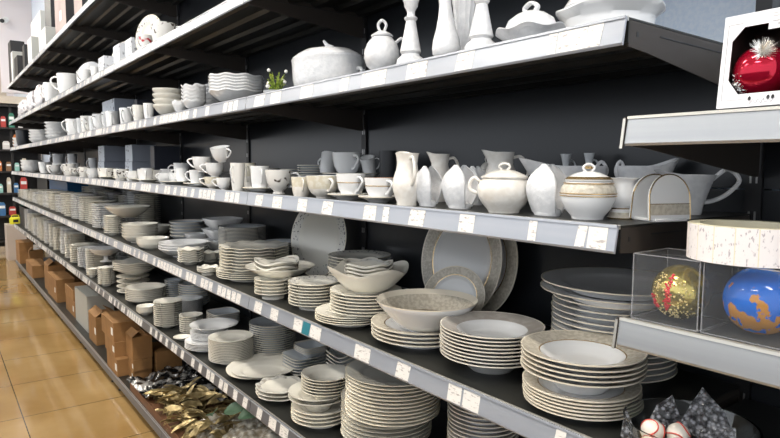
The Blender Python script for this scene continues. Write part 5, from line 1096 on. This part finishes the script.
for layer in range(5):
    for i in range(38):
        x = random.uniform(-3.62, -2.62) if layer < 3 else random.uniform(-3.5, -2.8); y = random.uniform(.94, 1.30)
        o = fk[cnt] if cnt < 3 else fk[cnt % 3].copy()
        if cnt >= 3: C.objects.link(o)
        o.location = (x, y, ZO+base+.012+layer*.016+random.uniform(0, .008)); o.rotation_euler = (random.gauss(0, .45), random.gauss(0, .3), random.gauss(1.1, .7)); o.scale = (random.uniform(.8, 1.25),)*3
        tag(o, 'gold foil leaf lying in the heap of gold leaves, bottom shelf', 'leaf ornament', 'gold foil leaves heaped on the bottom shelf'); cnt += 1
sheet('cellophane_bag', ((-4.02, .92, base-ZO*0+.01), (-3.60, .93, base+.02), (-3.40, 1.32, base+.10), (-3.95, 1.34, base+.08)), 40, .030, SFOIL, 'crinkled black and silver cellophane bag between cartons and gold leaves', 'bag', 3, .0015, 14)
sheet('cellophane_bag', ((-3.75, 1.10, base+.04), (-3.15, 1.20, base+.09), (-3.1, 1.37, base+.12), (-3.7, 1.37, base+.11)), 36, .022, SFOIL, 'second silver cellophane bag behind the gold leaves', 'bag', 9, .0015, 14)
sheet('clear_bag', ((-3.05, .98, base+.03), (-2.35, .95, base+.03), (-2.35, 1.30, base+.13), (-2.95, 1.34, base+.13)), 44, .035, CLEARB, 'crinkled clear bag of beige ornaments next to the gold leaves', 'bag', 6, .0015, 12)
sheet('clear_bag', ((-2.65, 1.02, base+.09), (-2.2, 1.0, base+.06), (-2.1, 1.36, base+.15), (-2.55, 1.36, base+.19)), 36, .03, CLEARB, 'crinkled clear bag with green leaf nearest the lower rail', 'bag', 16, .0015, 13)
for (x, y, z, rz, sc, lb) in ((-2.78, 1.16, .165, .5, 1.6, 'pale green leaf ornament lying on the beige bag'), (-2.66, 1.22, .19, 1.2, 1.8, 'larger pale green leaf ornament tilted upward under the rail'), (-2.86, 1.06, .14, -.4, 1.2, 'small pale green leaf ornament at the bag front')):
    o = leaf_mesh(GLEAF, .12, .032).build('green_leaf', loc=(x, y, ZO+base+z)); o.rotation_euler = (.5, -.3, rz); o.scale = (sc,)*3; tag(o, lb, 'leaf ornament')

# ------------------------------------------------------------------ unseen shelving across the aisle, added and sized to block low light
for k in range(5):
    x0 = -10.2+k*2.5; root = thing('light_block_shelving', 'unseen dark steel shelving across the aisle, added to block low light', 'shelving', (x0, -1.05, 0), 0, 'shelving across the aisle')
    m = MB(); m.box(0, 2.46, -.55, -.53, 0, 1.45, PANEL); m.build('back_board', root, smooth=False)
    for zz in (.1, .5, .95, 1.4):
        m = MB(); m.box(0, 2.46, -.53, 0, zz, zz+.03, STEEL); m.box(0, 2.46, 0, .01, zz-.015, zz+.03, RAIL); m.build('rack_shelf', root, smooth=False)
    for xx in (0, 2.42):
        m = MB(); m.box(xx, xx+.04, -.6, -.55, 0, 1.5, UPR); m.build('post', root, smooth=False)
# ------------------------------------------------------------------ beyond the far end
DW = mat('dark rack steel', (.02, .016, .014), .5)
root = thing('display_rack', 'dark crowded display rack beyond the far end of the shelving', 'rack', (-11.9, .85, 0))
m = MB()
for yy in (-.62, -.2, .2, .6): m.box(-.02, .02, yy-.02, yy+.02, 0, 2.5, DW)
m.build('post', root, smooth=False)
m = MB(); m.box(-.30, -.26, -.64, .62, .1, 2.45, DW); m.build('back_board', root, smooth=False)
for k, zz in enumerate((.2, .62, 1.0, 1.36, 1.72, 2.08, 2.45)):
    m = MB(); m.box(-.26, .10, -.64, .62, zz, zz+.03, DW); m.build('rack_shelf', root, smooth=False)
m = MB(); m.box(-.26, .12, -.66, .64, 2.50, 2.62, WALLM); m.build('header_board', root, smooth=False)
cols = [('orange', (.50, .16, .04)), ('cream', (.62, .54, .42)), ('green', (.05, .20, .13)), ('brown', (.22, .12, .06)), ('blue', (.05, .16, .34)), ('white', (.66, .62, .58)), ('mint', (.30, .55, .48)), ('red', (.45, .05, .04))]
random.seed(5)
names = ['second', 'third', 'fourth', 'fifth', 'sixth', 'top']
for k, zz in enumerate((.65, 1.03, 1.39, 1.75, 2.11)):
    yy = .36; j = 0
    while yy < 1.42 and j < 8:
        cn, cc = cols[(j*3+k*2) % 8]; wd = random.uniform(.07, .12); hh = random.uniform(.13, .27)
        pr = thing('product_pack', '%s product pack on the dark far rack, %s ledge, %s from the wall side' % (cn, ['second', 'third', 'fourth', 'fifth', 'sixth'][k], ['eighth', 'seventh', 'sixth', 'fifth', 'fourth', 'third', 'second', 'first'][j]), 'pack', (-11.87, yy, zz+.001))
        mm_ = mat('pack '+cn, cc, .5); b = MB(); b.prism([(-wd*.42, 0), (wd*.42, 0), (wd*.42, hh*.8), (wd*.25, hh), (-wd*.25, hh), (-wd*.42, hh*.8)], -.03, .03, mm_); b.build('packet', pr, smooth=False)
        b = MB(); b.box(.0305, .0312, -wd*.34, wd*.34, hh*.55, hh*.75, PAPER); b.build('paper_label', pr, smooth=False)
        yy += wd+.03; j += 1
for k, (yy, h0, h1) in enumerate(((.985, 0, .30), (.985, .3005, .56))):
    pr = thing('storage_carton', ['pale beige carton on the floor below the yellow-topped one', 'pale beige carton carrying the yellow tin'][k], 'box', (-11.2, yy, h0))
    b = MB(); b.box(-.2, .2, -.13, .13, 0, h1-h0, mat('pale beige card', (.50, .42, .36), .6)); b.build('carton', pr, smooth=False, bevel=.003)
    b = MB(); b.box(-.2, .2, -.002, .002, h1-h0, h1-h0+.001, CARDE); b.build('flap_seam', pr, smooth=False)
pr = thing('yellow_tin', 'bright yellow tin on the pale cartons at the aisle end', 'tin', (-11.15, .985, .5612)); YEL = mat('bright yellow paint', (.70, .66, .02), .4)
b = MB(); b.lathe([(0, 0), (.07, 0), (.08, .02), (.08, .09), (.06, .11), (0, .11)], YEL, 28); b.build('body', pr)
b = MB(); b.box(.076, .083, -.035, .035, .035, .075, BLACKB); b.build('dark_label', pr, smooth=False)
b = MB(); b.tube(curve([(0, -.05, .105), (0, -.04, .14), (0, .04, .14), (0, .05, .105)], 10), .005, YEL, 8); b.build('handle', pr)
# wall camera high on the far panel
pr = thing('security_camera', 'small white wall camera high up near the beige wall', 'camera', (-12.47, 1.10, 3.98))
b = MB(); b.lathe([(0, 0), (.05, 0), (.05, .02), (.03, .03), (0, .03)], FIXW if 'FIXW' in globals() else PAPER, 20, lambda v, a, r: Vector((v.z, v.x, v.y))); b.build('mount', pr)
b = MB(); b.tube([(.03, 0, 0), (.08, 0, -.02)], .015, PAPER, 8); b.build('arm', pr)
b = MB(); b.tube([(.06, -.02, -.03), (.24, -.07, -.07)], .045, PAPER, 14); hd = b.build('camera_body', pr)
b = MB(); b.tube([(.24, -.07, -.07), (.26, -.075, -.075)], .034, BLACKB, 14); b.build('lens', hd)

# ------------------------------------------------------------------ light
def area(loc, size, power, rot, col=(1, 1, 1), sy=None):
    l = bpy.data.lights.new('shop light', 'AREA'); l.energy = power; l.size = size; l.color = col
    if sy: l.shape = 'RECTANGLE'; l.size_y = sy
    o = bpy.data.objects.new('shop_light', l); C.objects.link(o); o.location = loc; o.rotation_euler = rot; return o
TUBE = mat('glowing diffuser', (.9, .9, .9), .5); tb = TUBE.node_tree.nodes['Principled BSDF']; tb.inputs['Emission Color'].default_value = (1, .94, .84, 1); tb.inputs['Emission Strength'].default_value = 30
FIX = mat('white lamp housing', (.75, .75, .75), .5)
for k, (lx, ly) in enumerate(((-13, -.4), (-10, -.4), (-7, -.4), (-4, -.4), (-1.2, -.4), (1.6, -.4), (-8.5, -2.6), (-4.5, -2.6), (-.5, -2.6))):
    root = thing('ceiling_lamp', 'long glowing ceiling lamp over the aisle, out of the picture', 'lamp', (lx, ly, 4.42), 0, 'ceiling lamps over the aisle')
    m = MB(); m.box(-.75, .75, -.15, .15, .02, .08, FIX); m.build('housing', root, smooth=False)
    m = MB(); m.box(-.72, .72, -.13, .13, 0, .019, TUBE); m.build('diffuser', root, smooth=False)
    for q in (-.5, .5):
        m = MB(); m.box(q-.004, q+.004, -.004, .004, .08, .18, FIX); m.build('hanger', root, smooth=False)
w = bpy.data.worlds.new('World'); bpy.context.scene.world = w; w.use_nodes = True
w.node_tree.nodes['Background'].inputs[0].default_value = (.91, .95, 1.0, 1); w.node_tree.nodes['Background'].inputs[1].default_value = .95

# ------------------------------------------------------------------ camera
cam = bpy.data.cameras.new('Camera'); co = bpy.data.objects.new('Camera', cam); C.objects.link(co)
FPX = 601.843; cam.sensor_width = 36; cam.lens = FPX/780*36; cam.clip_start = .02
R3 = Matrix(((0.60231107, 0.79823625, 0.00634557), (-0.07264717, 0.04689638, 0.99625455), (0.79494891, -0.60051613, 0.08623581)))
co.matrix_world = Matrix.Translation((0, 0, ZO)) @ R3.transposed().to_4x4()
bpy.context.scene.camera = co
vs_ = bpy.context.scene.view_settings; vs_.view_transform = 'Standard'; vs_.look = 'None'; vs_.gamma = 1; vs_.exposure = .9; vs_.use_curve_mapping = False
